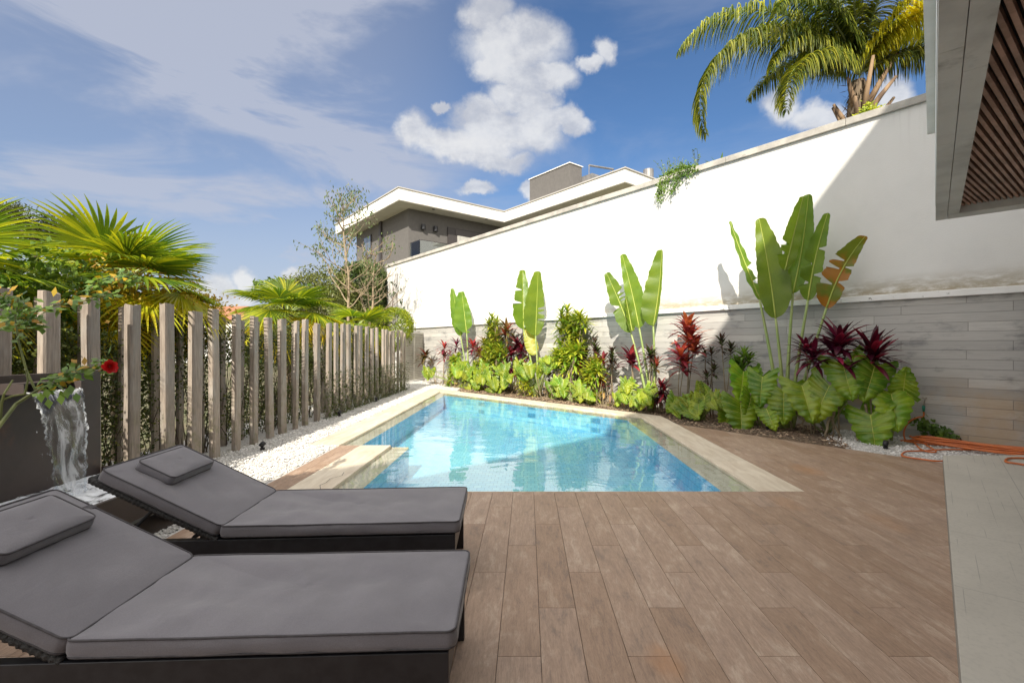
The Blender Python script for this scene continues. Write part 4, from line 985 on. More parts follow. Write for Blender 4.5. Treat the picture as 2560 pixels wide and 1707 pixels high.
def arum(name, label, leaves, cf, D, mat='philo', group='lobed-leaf arum plants in the bed'):
    j_ = random.Random(len(leaves)+int(leaves[0][0])); extra = []
    if mat == 'philo_lit': leaves = [(x, y, l*.82, tx, ty, dd) for (x, y, l, tx, ty, dd) in leaves]
    for q in range(5 if mat == 'philo_lit' else 1):
        extra += [(x+j_.uniform(-70, 70), y+j_.uniform(-35, 60), l*j_.uniform(.55, .95)*(1 if mat == 'philo_lit' else .8), tx+j_.uniform(-60, 60), ty*j_.uniform(.5, 1), dd+(j_.uniform(-.15, .12) if mat == 'philo_lit' else -.34)) for (x, y, l, tx, ty, dd) in leaves]
    leaves = list(leaves)+extra
    pts_ = [Wp(*cf(x, y), D+dd) for (x, y, l, tx, ty, dd) in leaves]
    for p in pts_: p.z = max(p.z, .10)
    base = sum(pts_, Vector())/len(pts_); base += q_*.12; base.z = 0
    e = thing(name, label, 'plant', base, 0, group)
    for i, (x, y, l, tx, ty, dd) in enumerate(leaves):
        c = pts_[i]; pxm = abs(cf(1, 0)[0]-cf(0, 0)[0])*c.y/F; Ln = l*pxm*(1.12 if mat == 'philo' else 1.0)
        tip = Wp(*cf(x+tx, y+ty), D+dd+.12*abs(ty)/100)-c
        r_ = random.Random(i*31+int(x)); view = -Vector((c.x, c.y, -.5)).normalized(); nr = (view+Vector((r_.uniform(-.7, .7), r_.uniform(-.3, .3), r_.uniform(.15, 1.1)))).normalized()
        mb, vb = MB(), MB(); lobed_leaf(mb, vb, c, tip, nr, Ln, Ln*r_.uniform(.90, 1.08), seed=i*5+int(x), lob=r_.choice((6, 7, 8)))
        lf = mb.build('leaf', mt[mat], e, smooth=True); vb.build('vein', mt['vein'], lf, smooth=True)
        g = base+Vector((r_.uniform(-.08, .08), r_.uniform(-.08, .08), 0)); st = MB(); md = g.lerp(c, .55)+Vector((0, 0, .1*c.z))-q_*(-.05)
        st.tube([g, md, c-nr*.01], [.013, .010, .007], 6); st.build('leaf_stalk', mt['petiole'], e, smooth=True)
    return e
arum('elephant_ear', 'big lobed-leaf arum with glossy leaves below the large purple cordylines', [(1170, 1060, 200, 25, 100, .1), (1350, 1080, 185, -25, 100, .05), (1090, 1190, 200, -50, 100, .15), (935, 1190, 195, 30, 100, .2), (830, 1220, 170, -5, 100, .18)], c6, .85)
arum('elephant_ear', 'rightmost lobed-leaf arum with two dark leaves next to the tap', [(1450, 1240, 190, 20, 100, .05), (1330, 1360, 195, 12, 100, .2), (1520, 1210, 130, 10, -100, .0)], c6, .8)
arum('elephant_ear', 'bright lobed-leaf arum left of the largest banana-leaved stalk', [(595, 1110, 150, -5, 100, .1), (705, 1140, 155, -10, 100, .1), (580, 1290, 170, 5, 100, .25), (730, 1320, 120, 35, 90, .2), (640, 1250, 110, -20, 90, .15)], c6, .95)
arum('elephant_ear', 'small low arum with arrow leaves where deck meets pool coping', [(370, 1250, 110, 20, 80, .1), (270, 1270, 100, 10, 90, .15), (225, 1290, 110, 60, 80, .2), (345, 1220, 80, 0, -100, .05), (460, 1260, 80, 30, 70, .15)], c6, 1.0, 'philo_lit')
arum('elephant_ear', 'sunlit arum at the foot of the three-leaved banana-leaved plant', [(1900, 1210, 150, -10, 100, .1), (2040, 1250, 180, 25, 100, .2), (1850, 1280, 130, 40, 100, .25), (1960, 1310, 110, 10, 100, .3)], c5, .85, 'philo_lit')
arum('elephant_ear', 'arum leaf pair low between the dead stalks and the tall orange cordyline', [(2300, 1330, 120, -40, 60, .1), (2280, 1370, 110, 60, 70, .15)], c5, .95)
arum('elephant_ear', 'sunlit arum with torn leaves left of the second banana-leaved plant', [(1040, 1060, 160, 20, 100, .1), (1000, 1030, 130, -40, 80, .1), (1235, 1020, 130, -20, 100, .1), (1200, 1000, 100, 60, 50, .1)], c5, .85, 'philo_lit')
arum('elephant_ear', 'sunlit low arum in the middle of the bed behind the pool corner', [(810, 1060, 120, 50, 60, .1), (860, 1110, 120, 30, 100, .15), (720, 1060, 110, -30, 80, .1), (780, 1170, 130, 20, 100, .2), (680, 1120, 110, -10, 100, .15)], c5, .9, 'philo_lit')
arum('elephant_ear', 'sunlit low arum beside the first banana-leaved stalk', [(600, 1120, 120, 40, 80, .1), (560, 1100, 110, -50, 70, .1), (520, 1030, 120, -30, 90, .05), (630, 1180, 110, 30, 100, .2), (260, 1080, 90, 20, 80, .0)], c5, .9, 'philo_lit')
arum('elephant_ear', 'small arum with yellow tips among the pale canes', [(1510, 1210, 120, -10, 80, .1), (1570, 1290, 100, 40, 60, .2), (1310, 1180, 120, 10, 100, .05), (1340, 1240, 90, -10, 100, .1), (1480, 1270, 90, -60, 40, .2)], c5, .85, 'philo_lit')
# dead canes and yellow sprouts at the back
rr = random.Random(8); dead = M('dead_leaf', (.34, .22, .12), (.22, .13, .08), 4, .8, island=.4, c3=(.46, .30, .06), trans=.2)
for (cx, wd_, lb) in ((420, 150, 'pale dry canes low at the gate end of the planting bed'), (800, 190, 'pale dry canes between the first and second banana-leaved plants'),
                      (1210, 150, 'pale dry canes at the foot of the second banana-leaved plant'), (1480, 130, 'thickest tangle of pale dry canes below the bushy dracaena'),
                      (1820, 190, 'pale dry canes left of the three-leaved banana-leaved plant')):
    c0 = Wg(1000+cx*.2998, .65); dc = thing('dry_canes', lb, 'dead plant', c0, 0, 'dry canes in the bed'); mb, ml = MB(), MB()
    for k in range(46):
        g = Wg(1000+(cx+rr.uniform(-wd_, wd_))*.2998, rr.uniform(.3, .95)); h = rr.uniform(.15, .6); p = g+Vector((rr.gauss(0, .09), rr.gauss(0, .06), h))
        mb.tube([g, g.lerp(p, .5)+Vector((rr.gauss(0, .02), 0, .02)), p], [.008, .007, .004], 5)
        arch_leaf(ml, g+Vector((0, 0, rr.uniform(.02, .3))), rr.uniform(0, 6.28), rr.uniform(-.3, 1.2), rr.uniform(.12, .3), rr.uniform(.03, .06), rr.uniform(.5, 2))
    for k in range(60):                                       # fallen canes and litter tie the clump together
        g = Wg(1000+(cx+rr.uniform(-wd_, wd_))*.2998, rr.uniform(.3, 1.0)); q = g+d_*rr.uniform(-.35, .35)+Vector((0, 0, .02)); mb.tube([g+Vector((0, 0, .01)), q], [.006, .005], 4)
    mb.build('stem', mt['cane'], dc); ml.build('dead_leaves', dead, dc)
rt_ = thing('aerial_roots', 'twisted brown aerial roots below the big lobed arum leaves', 'roots', Wg(1990, 1.0))
mb = MB()
for (x, y) in ((900, 1370), (1100, 1390), (1140, 1340), (840, 1370), (1300, 1330), (460, 1360), (790, 1360), (320, 1370)):
    p = Wp(*c6(x, y), .95); pts_ = [Vector((p.x, p.y, p.z+.1))]; z = p.z+.1
    while z > .02: z -= .07; q = pts_[-1]; pts_.append(Vector((q.x+rr.gauss(0, .035), q.y+rr.gauss(0, .03), max(z, .0))))
    mb = MB(); mb.tube(pts_, [.020]*len(pts_), 7); mb.build('root', mt['cane'], rt_, smooth=True)
# small ground creeper at the tap
cr_ = thing('creeper', 'low round-leaved green creeper between the coiled hose and the board wall', 'plant', G(2350, 1100))
mb = MB()
for k in range(260):
    t_ = rr.random(); p = Wp(2290+t_*100, 1055+t_*50, .12+rr.uniform(0, .12)); p += Vector((rr.gauss(0, .04), rr.gauss(0, .03), rr.gauss(0, .055))); p.z = max(p.z, .01)
    mb.leafquad(p, Vector((rr.gauss(0, 1), rr.gauss(0, 1), rr.gauss(0, .6))), Vector((rr.gauss(-.5, .4), -1, rr.gauss(.6, .4))), rr.uniform(.05, .085), rr.uniform(.05, .075))
mb.build('foliage', mt['vine'], cr_)
mb = MB(); mb.tube([Wp(2400, 1093, .1), Wp(2407, 1110, .12), Wp(2416, 1128, .3)], .008, 6); tag(mb.build('stick', mt['dark_bark']), 'thin dark stick leaning on the wall foot above the hose', 'stick')

# ================================================================== fan palms behind the fence
def fan_mesh(rr, R_, nseg, spread, cup, split=.5, mat=None):
    mb = MB(); n = 7
    for k in range(nseg):
        a = (-.5+(k+.5)/nseg)*spread; da = spread/nseg*.5; L_ = R_*(1-.22*abs(a/(spread/2))**2)*rr.uniform(.93, 1.04); b = len(mb.v)
        dr_ = rr.uniform(.05, .22)
        for i in range(n+1):
            t_ = i/n; r_ = L_*t_; wfull = math.tan(da)*r_*1.02
            wmax = math.tan(da)*L_*split; w_ = wfull if t_ < split else wmax*(1-((t_-split)/(1-split))**1.6)*1.0+.0015
            zz = -cup*R_*t_*t_*(.35+.65*abs(math.cos(a)))-dr_*R_*max(0, t_-.6)**2*2
            c = Vector((math.cos(a)*r_, math.sin(a)*r_, zz)); l = Vector((-math.sin(a), math.cos(a), 0))
            mb.pt(c-l*w_+Vector((0, 0, w_*.35)), (-1, t_)); mb.pt(c-Vector((0, 0, w_*.25)), (0, t_)); mb.pt(c+l*w_+Vector((0, 0, w_*.35)), (1, t_))
        for i in range(n): q = b+i*3; mb.f += [(q, q+1, q+4, q+3), (q+1, q+2, q+5, q+4)]
    return mb
fan_src = {}
def fan_palm(label, loc, hub_z, n, scale, seed, yellow=.25):
    rr = random.Random(seed); e = thing('fan_palm', label, 'palm', (loc[0], loc[1], -.05), 0, 'fan palms behind the timber fence')
    mb = MB(); H_ = hub_z; pts_ = [Vector((loc[0], loc[1], -.05+H_*t_)) for t_ in [i/12 for i in range(13)]]
    mb.tube(pts_, [.10+.012*math.sin(i*2.1) for i in range(13)], 12)
    for k in range(170):                                   # fibres
        z = rr.uniform(.3, H_+.05); a = rr.uniform(0, 6.28); p = Vector((loc[0]+math.cos(a)*.1, loc[1]+math.sin(a)*.1, z)); mb.leafquad(p, Vector((math.cos(a)*.4, math.sin(a)*.4, rr.uniform(-1, .4))), Vector((math.cos(a), math.sin(a), 0)), rr.uniform(.1, .26), .014)
    mb.build('trunk', mt['palm_trunk'], e)
    hub = Vector((0, 0, hub_z+.03))
    for k in range(n):
        t_ = k/n; az = k*2.399+rr.uniform(-.2, .2); el = R(58)-t_*R(100)+rr.uniform(-.12, .12)
        pl = rr.uniform(.45, .72)*scale*(1.0 if el < .6 else .75); mat = 'fan_yellow' if t_ > 1-yellow else 'fan'
        key = (mat, rr.randrange(4))
        if key not in fan_src:
            r2 = random.Random(hash(key[1])+len(mat)); m_ = fan_mesh(r2, 1.0, r2.choice((30, 34, 38)), R(r2.uniform(185, 235)), r2.uniform(.12, .32))
            o_ = m_.build('frond', mt[mat]); fan_src[key] = o_.data; bpy.data.objects.remove(o_)
        dirv = Vector((math.cos(az)*math.cos(el), math.sin(az)*math.cos(el), math.sin(el)))
        st = MB(); p1 = hub+dirv*pl+Vector((0, 0, -.06*scale*math.cos(el)))
        fr = bpy.data.objects.new('frond', fan_src[key]); C.objects.link(fr); fr.parent = e
        el2 = el-R(rr.uniform(10, 30))+R(10)*(el > .6); x_ = Vector((math.cos(az)*math.cos(el2), math.sin(az)*math.cos(el2), math.sin(el2))); y_ = Vector((-math.sin(az), math.cos(az), 0)); z_ = x_.cross(y_)
        s = scale*rr.uniform(.58, .76); Mx = Matrix((x_, y_, z_)).transposed().to_4x4(); fr.matrix_local = Matrix.Translation(p1) @ Mx @ Matrix.Scale(s, 4)
        st.tube([hub, hub.lerp(p1, .5)+Vector((0, 0, .02)), p1], [.016, .011, .009], 5)
        so = st.build('frond_stalk', mt['petiole'], e, local=True)
    return e
fan_palm('fan palm cut by the left edge of the photo, above the steel panel', (-5.05, 4.0), 2.0, 18, .85, 2, .35)
fan_palm('largest fan palm, its crown spreading over the near fence posts', (-5.15, 5.95), 2.2, 36, 1.08, 5, .42)
fan_palm('middle fan palm behind the fence with yellow lower fronds', (-5.2, 10.2), 2.15, 26, 1.1, 9, .4)
fan_palm('farthest fan palm beside the thin pale tree', (-4.95, 13.6), 1.95, 24, 1.02, 12, .42)

# ================================================================== trees and bushes
def cloud_obj(name, label, cat, loc, parts, group=None):
    e = thing(name, label, cat, loc, 0, group)
    for (nm, mb, mat) in parts: mb.build(nm, mt[mat], e)
    return e
rr = random.Random(21)
def ell(c, rx, ry, rz, shell=.5, sq=2):
    while True:
        v = Vector((rr.uniform(-1, 1), rr.uniform(-1, 1), rr.uniform(-1, 1))); l = (abs(v.x)**sq+abs(v.y)**sq+abs(v.z)**sq)**(1/sq)
        if shell < l < 1: return Vector(c)+Vector((v.x*rx, v.y*ry, v.z*rz))
def bushy(name, label, c, r_, n, l, mat, shell=.6, sq=2, cat='bush', nz=.25):
    c = Vector(c); mb = MB()
    def fn():
        p = ell((0, 0, 0), r_[0], r_[1], r_[2], shell, sq); k = 1+nz*noise.noise(p*1.7/max(r_)*2+c)
        if noise.noise(p*3.1+c*2) < -.42: return None
        return c+p*k
    leaf_cloud(mb, n, fn, l, l*.55, r=rr)
    ms = MB()
    for k in range(9):
        t_ = ell((0, 0, 0), r_[0]*.6, r_[1]*.6, r_[2]*.6, .3); ms.tube([Vector((c.x, c.y, 0 if c.z < 4.5 else 0)), c+t_*.5, c+t_], [.04, .02, .008], 5)
    return cloud_obj(name, label, cat, (c.x, c.y, 0), [('crown', mb, mat), ('trunk', ms, 'dark_bark')])
bushy('topiary_bush', 'clipped rounded yellow-green bush above the louvred gate', (-5.45, 18.3, 2.05), (.98, .85, .85), 15000, .07, 'topiary', .82, 3, nz=.08)
bushy('tall_hedge', 'dark green clipped hedge block at the left end of the white wall', (-7.75, 22.2, 3.1), (1.05, .9, 2.15), 26000, .11, 'hedge_dark', .8, 5, 'hedge', nz=.08)
bushy('olive_bush', 'olive-green loose bush behind the fan palms left of the dark hedge', (-9.4, 21.3, 3.1), (2.0, 1.2, 1.7), 20000, .12, 'bush', .45, 2.4, nz=.4)
bushy('shrub', 'pale green feathery shrub top left of the olive-green bush', (-10.3, 19.5, 3.7), (1.0, .9, .45), 2400, .16, 'vine', .1, 2, nz=.6)
bushy('shrub', 'yellow-green leafy shrub growing under the largest fan palm', (-4.75, 6.0, 1.85), (.5, 1.3, .55), 5200, .06, 'yellow_leafy', .1, 2, nz=.6)
bushy('shrub', 'green leafy shrub filling behind the near fence posts', (-4.95, 4.9, 1.75), (.45, 1.5, .6), 7500, .07, 'vine', .1, 2, nz=.6)
def rec_branch(ms, tips, p, dr, l, r_, depth, up_=.12):
    pts_ = [p]; d = dr.normalized()
    for k in range(4): d = (d+Vector((rr.gauss(0, .13), rr.gauss(0, .13), rr.gauss(up_, .08)))).normalized(); pts_.append(pts_[-1]+d*l/4)
    ms.tube(pts_, [r_*(1-.13*i) for i in range(5)], 5 if depth < 2 else 7, cap=False)
    if depth == 0: tips.append((pts_[-1], d)); tips.append((pts_[2], d)); return
    for k in range(rr.choice((2, 3, 3))):
        q = pts_[rr.choice((2, 3, 4))]; nd = (d+Vector((rr.gauss(0, .6), rr.gauss(0, .6), rr.gauss(.05, .35)))).normalized(); rec_branch(ms, tips, q, nd, l*rr.uniform(.6, .85), r_*.55, depth-1)
def thin_tree(label, base, H_, nb, leafy, r0, lean, crown0=.35, blen=1.5):
    e = thing('slender_tree', label, 'tree', base); ms, ml, mbr = MB(), MB(), MB(); tips = []
    b = Vector(base); pts_ = [b+Vector(lean)*(i/10)**1.5*1.0+Vector((math.sin(i*1.3)*.05, 0, H_*i/10)) for i in range(11)]
    ms.tube(pts_, [r0*(1-.08*i) for i in range(11)], 9)
    for k in range(nb):
        t_ = crown0+(1-crown0)*(k+.5)/nb; i = t_*10; q = pts_[int(i)].lerp(pts_[min(10, int(i)+1)], i-int(i)); az = k*2.4+rr.uniform(-.4, .4)
        rec_branch(mbr, tips, q, Vector((math.cos(az), math.sin(az), rr.uniform(.1, .8))), blen*(1.1-t_*.6), r0*.35, 2)
    for (p, d) in tips:
        for k in range(leafy):
            q = p+Vector((rr.gauss(0, .12), rr.gauss(0, .12), rr.gauss(-.05, .10))); ml.leafquad(q, Vector((rr.gauss(0, .5), rr.gauss(0, .5), -1)), Vector((rr.gauss(0, 1), -1, 0)), rr.uniform(.10, .17), .05)
    ms.build('trunk', mt['bark'], e, smooth=True); mbr.build('branches', mt['bark'], e)
    if leafy: ml.build('crown', mt['sparse'], e)
    return e
rr = random.Random(5)
thin_tree('slender pale-barked tree with sparse hanging leaves before the neighbour house', (-6.45, 17.2, -.05), 6.5, 20, 4, .07, (-.3, 0, 0), .42, 1.35)
rr = random.Random(6)
thin_tree('leafless pale tree with upswept bare branches right of the leafy slender one', (-6.0, 17.6, -.05), 5.0, 10, 0, .08, (.35, 0, 0), .38, 1.1)
rr = random.Random(33)
# araucaria in the far left
ar = thing('araucaria_tree', 'distant umbrella-topped araucaria tree above the left edge palms', 'tree', (-31.5, 30, -.05))
ms, mc = MB(), MB(); top = Vector((-31.5, 30, 9.0)); ms.tube([Vector((-31.5, 30, -.05)), Vector((-31.4, 30, 5)), top], [.35, .3, .2], 10)
for k in range(34):
    az = k*2.4; l = rr.uniform(.8, 3.6); z = rr.uniform(-.9, .35); end = top+Vector((math.cos(az)*l, math.sin(az)*l, z+l*.12)); ms.tube([top+Vector((0, 0, -.7)), top.lerp(end, .5)+Vector((0, 0, -.2)), end], [.09, .07, .04], 5)
    for j in range(230):
        q = end+Vector((rr.gauss(0, .36), rr.gauss(0, .36), rr.gauss(.05, .17))); mc.leafquad(q, Vector((rr.gauss(0, 1), rr.gauss(0, 1), rr.gauss(.5, .6))), Vector((rr.gauss(0, 1), rr.gauss(0, 1), 1)), .26, .07)
ms.build('trunk', mt['dark_bark'], ar); mc.build('crown', M('araucaria_needles', (.035, .055, .02), (.12, .13, .04), 1.2, .6, island=.4, trans=.2), ar)
# far tree line beyond the fence
for (x, y, z, r1, lb) in ((-18, 34, 1.2, 3.0, 'dark rounded tree far beyond the fence, left of the olive-green bush'), (-24, 26, .9, 2.6, 'dark low tree far beyond the largest fan palm'), (-13.5, 30, 1.6, 2.4, 'green tree beyond the fence in front of the neighbour house'), (-16, 14, .2, 1.9, 'low bush on the ground behind the middle fan palm'), (-13, 9, .1, 1.7, 'low bush on the ground behind the largest fan palm')):
    bushy('garden_tree', lb, (x, y, z), (r1, r1, r1*.85), 5200, .22, 'hedge_dark', .6, 2, 'tree', nz=.4)
# climbing stems at the wall's far end
cl = thing('climber', 'bare purple-brown climber stems with few leaves on the left end of the white wall', 'climbing plant', WO+d_*.4)
ms, ml = MB(), MB()
for k in range(15):
    s0 = rr.uniform(.05, .9); p = WO+d_*s0-q_*.02+Vector((0, 0, 2.3)); pts_ = [p]; top_z = rr.uniform(3.6, 5.2); dr = rr.uniform(-.02, .13)
    while pts_[-1].z < top_z: pts_.append(pts_[-1]+d_*(dr+rr.gauss(0, .05))+Vector((0, 0, .3)))
    ms.tube([Vector(q)-q_*.02 for q in pts_], .0045, 4, cap=False)
for (x, y) in ((790, 1060), (800, 1150), (820, 1075), (780, 1165), (860, 1200), (855, 1125), (865, 1220), (885, 1280), (820, 1150)):
    p = Wp(*c4(x, y), .06)
    for j in range(4): ml.leafquad(p+Vector((rr.gauss(0, .06), 0, rr.gauss(0, .06))), Vector((rr.gauss(0, 1), 0, -1)), Vector((-.7, -.7, .2)), .13, .09)
ms.build('stem', M('climber_stem', (.20, .13, .13), (.12, .08, .07), 5, .8), cl); ml.build('foliage', mt['hedge_dark'], cl)
# vine hanging over the coping
vn_ = thing('hanging_vine', 'bushy green vine spilling over the wall coping beneath the palm frond', 'climbing plant', Wp(1680, 440, 0))
ml, ms = MB(), MB()
for k in range(2600):
    u = rr.triangular(1640, 1752, 1710); base_v = 463-(u-1618)*.3107; v = base_v-abs(rr.gauss(0, 9))*math.sin(math.pi*min(1, max(0, (u-1632)/125)))-2
    ml.leafquad(Wp(u, v+rr.uniform(-3, 9), rr.uniform(-.35, .12)), Vector((rr.gauss(0, 1), rr.gauss(0, 1), rr.gauss(-.2, .7))), Vector((rr.gauss(0, 1), rr.gauss(-1, 1), rr.gauss(0, 1))), rr.uniform(.05, .085), .035)
for (u, vt_, vb_) in ((1655, 455, 505), (1650, 450, 500), (1662, 455, 490), (1690, 445, 475), (1685, 445, 485), (1647, 460, 485), (1672, 450, 482), (1700, 440, 462), (1720, 432, 448)):
    pts_ = [Wp(u+rr.gauss(0, 2)-(v-vt_)*.12, v, .10+rr.uniform(0, .06)) for v in range(int(vt_), int(vb_)+1, 6)]
    ms.tube(pts_, .004, 4, cap=False)
    for p in pts_:
        for j in range(5): ml.leafquad(p+Vector((rr.gauss(0, .03), rr.gauss(0, .03), rr.gauss(0, .03))), Vector((rr.gauss(0, .7), rr.gauss(0, .7), -1)), Vector((rr.gauss(0, 1), -1, .2)), .065, .035)
for k in range(22):
    u = rr.uniform(1655, 1745); p = Wp(u, 463-(u-1618)*.3107-4, -.05); q = p+Vector((rr.gauss(0, .1), 0, rr.uniform(.15, .42))); ms.tube([p, p.lerp(q, .5)+Vector((.02, 0, .02)), q], .004, 4, cap=False)
    for j in range(6): ml.leafquad(p.lerp(q, j/5), Vector((rr.gauss(0, 1), rr.gauss(0, 1), .3)), Vector((0, -1, .3)), .06, .025)
ml.build('foliage', mt['vine'], vn_); ms.build('stem', mt['rose_stem'], vn_)
ag = thing('spiky_plant', 'tips of a small spiky green plant peeping over the wall coping', 'plant', Wp(1797, 400, -.3))
mb = MB(); p = Wp(1800, 418, -.25)
for az, el in ((2.9, .55), (2.4, 1.0), (.6, 1.35), (3.3, .3), (.2, .8)): arch_leaf(mb, p, az, el, .36, .06, .1)
mb.build('foliage', mt['vine'], ag)
pb = thing('coping_shrub', 'yellow-green shrub on the coping at the foot of the feather palm', 'bush', Wp(2180, 285, -.3))
mb = MB()
for k in range(420):
    u = 2160+rr.gauss(15, 14); top_ = 268 if u < 2175 else 275; p = Wp(u, 292-(u-2150)*.3-abs(rr.gauss(0, 12 if u < 2180 else 7)), -.28+rr.gauss(0, .06)); mb.leafquad(p, Vector((rr.gauss(0, 1), rr.gauss(0, 1), rr.gauss(.3, .7))), Vector((0, -1, .5)), .055, .035)
mb.build('foliage', mt['topiary'], pb)

# ---------------- feather palm above the wall
pc = Vector((7.05, 10.0, 4.9)); qp = thing('feather_palm', 'tall feather palm with arching drooping fronds rising behind the white wall', 'palm', pc)
mb = MB(); tp = [pc+Vector((math.sin(i)*.02, 0, .24*i)) for i in range(10)]
mb.tube(tp, [.17, .175, .17, .165, .17, .18, .20, .20, .17, .12], 14)
for k in range(200):
    z = rr.uniform(.2, 2.1); a = rr.uniform(0, 6.28); p = pc+Vector((math.cos(a)*.17, math.sin(a)*.17, z)); mb.leafquad(p, Vector((math.cos(a)*.5, math.sin(a)*.5, rr.uniform(-.8, 1))), Vector((math.cos(a), math.sin(a), 0)), rr.uniform(.1, .3), .03)
mb.build('trunk', mt['palm_trunk'], qp)
mb = MB()
for (az, el, l) in ((2.8, 1.15, .8), (3.6, 1.2, .7), (.2, .9, 1.3), (-.5, 1.1, 1.2), (2.2, 1.2, 1.0), (4.6, 1.25, 1.3), (1.0, 1.2, 1.3), (5.6, .95, .9), (4.0, .95, .6)):
    h = Vector((math.cos(az)*math.cos(el), math.sin(az)*math.cos(el), math.sin(el))); p = pc+Vector((math.cos(az)*.12, math.sin(az)*.12, rr.uniform(.9, 1.6)))
    mb.tube([p, p+h*l*.5, p+h*l+Vector((0, 0, -.05))], [.075, .05, .028], 7)
mb.build('leaf_base', mt['palm_boot'], qp, smooth=True)
def feather(az, el, Ln, droop, mat, seed, hz=2.3, leafl=.66, wn=.031):
    r_ = random.Random(seed); mb = MB(); p = pc+Vector((0, 0, hz)); h = Vector((math.cos(az), math.sin(az), 0)); lat = Vector((-math.sin(az), math.cos(az), 0)); n = 70; a = el; pts_ = [p]; ang = [a]
    for i in range(n): p = p+(h*math.cos(a)+Vector((0, 0, math.sin(a))))*Ln/n; a -= droop/n*(0.55+.9*i/n); pts_.append(p); ang.append(a)
    for i in range(7, n+1):
        t_ = i/n; a = ang[i]; T = h*math.cos(a)+Vector((0, 0, math.sin(a)))
        for s in (-1, 1):
            for rep in range(3):
                l = 1.2*leafl*(math.sin(math.pi*min(1, .18+.80*t_))**.6)*r_.uniform(.8, 1.1); q = pts_[i]+T*r_.uniform(-.02, .03)
                d0 = (lat*s*r_.uniform(.7, 1.1)+T*r_.uniform(.25, .7)+Vector((0, 0, r_.uniform(-.25, .45)))).normalized(); b = len(mb.v); m = 5; w0 = wn*r_.uniform(.7, 1.1)
                for j in range(m+1):
                    tt = j/m; w_ = w0*(1-tt**1.7)*.5+.0012; sd_ = d0.cross(Vector((0, 0, 1))); sd_ = sd_.normalized() if sd_.length > .01 else lat
                    mb.v += [tuple(q-sd_*w_), tuple(q+sd_*w_)]; q = q+d0*(l/m); d0 = (d0+Vector((0, 0, -.55-.15*r_.random()))).normalized()
                for j in range(m): k = b+2*j; mb.f.append((k, k+1, k+3, k+2))
    fr = mb.build('frond', mt[mat], qp); rc = MB(); rc.tube(pts_, [.026*(1-.85*i/n) for i in range(n+1)], 6); rc.build('rachis', mt['petiole'], fr, smooth=True)
#      az        el     len  droop
for i, (az, el, Ln, dr, mat, lf_) in enumerate([
    (R(186), R(42), 5.2, R(160), 'queen', .80), (R(178), R(58), 4.6, R(120), 'queen', .75),      # the long arm to the left
    (R(202), R(22), 3.0, R(125), 'queen', .62),       # hanging left of the trunk
    (R(205), R(62), 3.2, R(120), 'queen', .6), (R(160), R(66), 3.4, R(110), 'queen', .62), (R(230), R(70), 3.0, R(100), 'queen', .6),
    (R(175), R(80), 3.6, R(70), 'queen', .65), (R(265), R(72), 3.0, R(95), 'queen', .6), (R(300), R(62), 3.0, R(105), 'queen_yellow', .6),
    (R(330), R(58), 3.0, R(95), 'queen_yellow', .6), (R(350), R(66), 3.2, R(90), 'queen_yellow', .6), (R(20), R(60), 3.2, R(100), 'queen', .6),
    (R(345), R(30), 2.4, R(80), 'queen', .55), (R(90), R(70), 3.0, R(90), 'queen', .6), (R(120), R(55), 3.0, R(100), 'queen', .55), (R(60), R(80), 3.2, R(60), 'queen', .6), (R(190), R(50), 2.6, R(130), 'queen', .55)]):
    feather(az, el, Ln, dr, mat, 50+i, leafl=lf_)

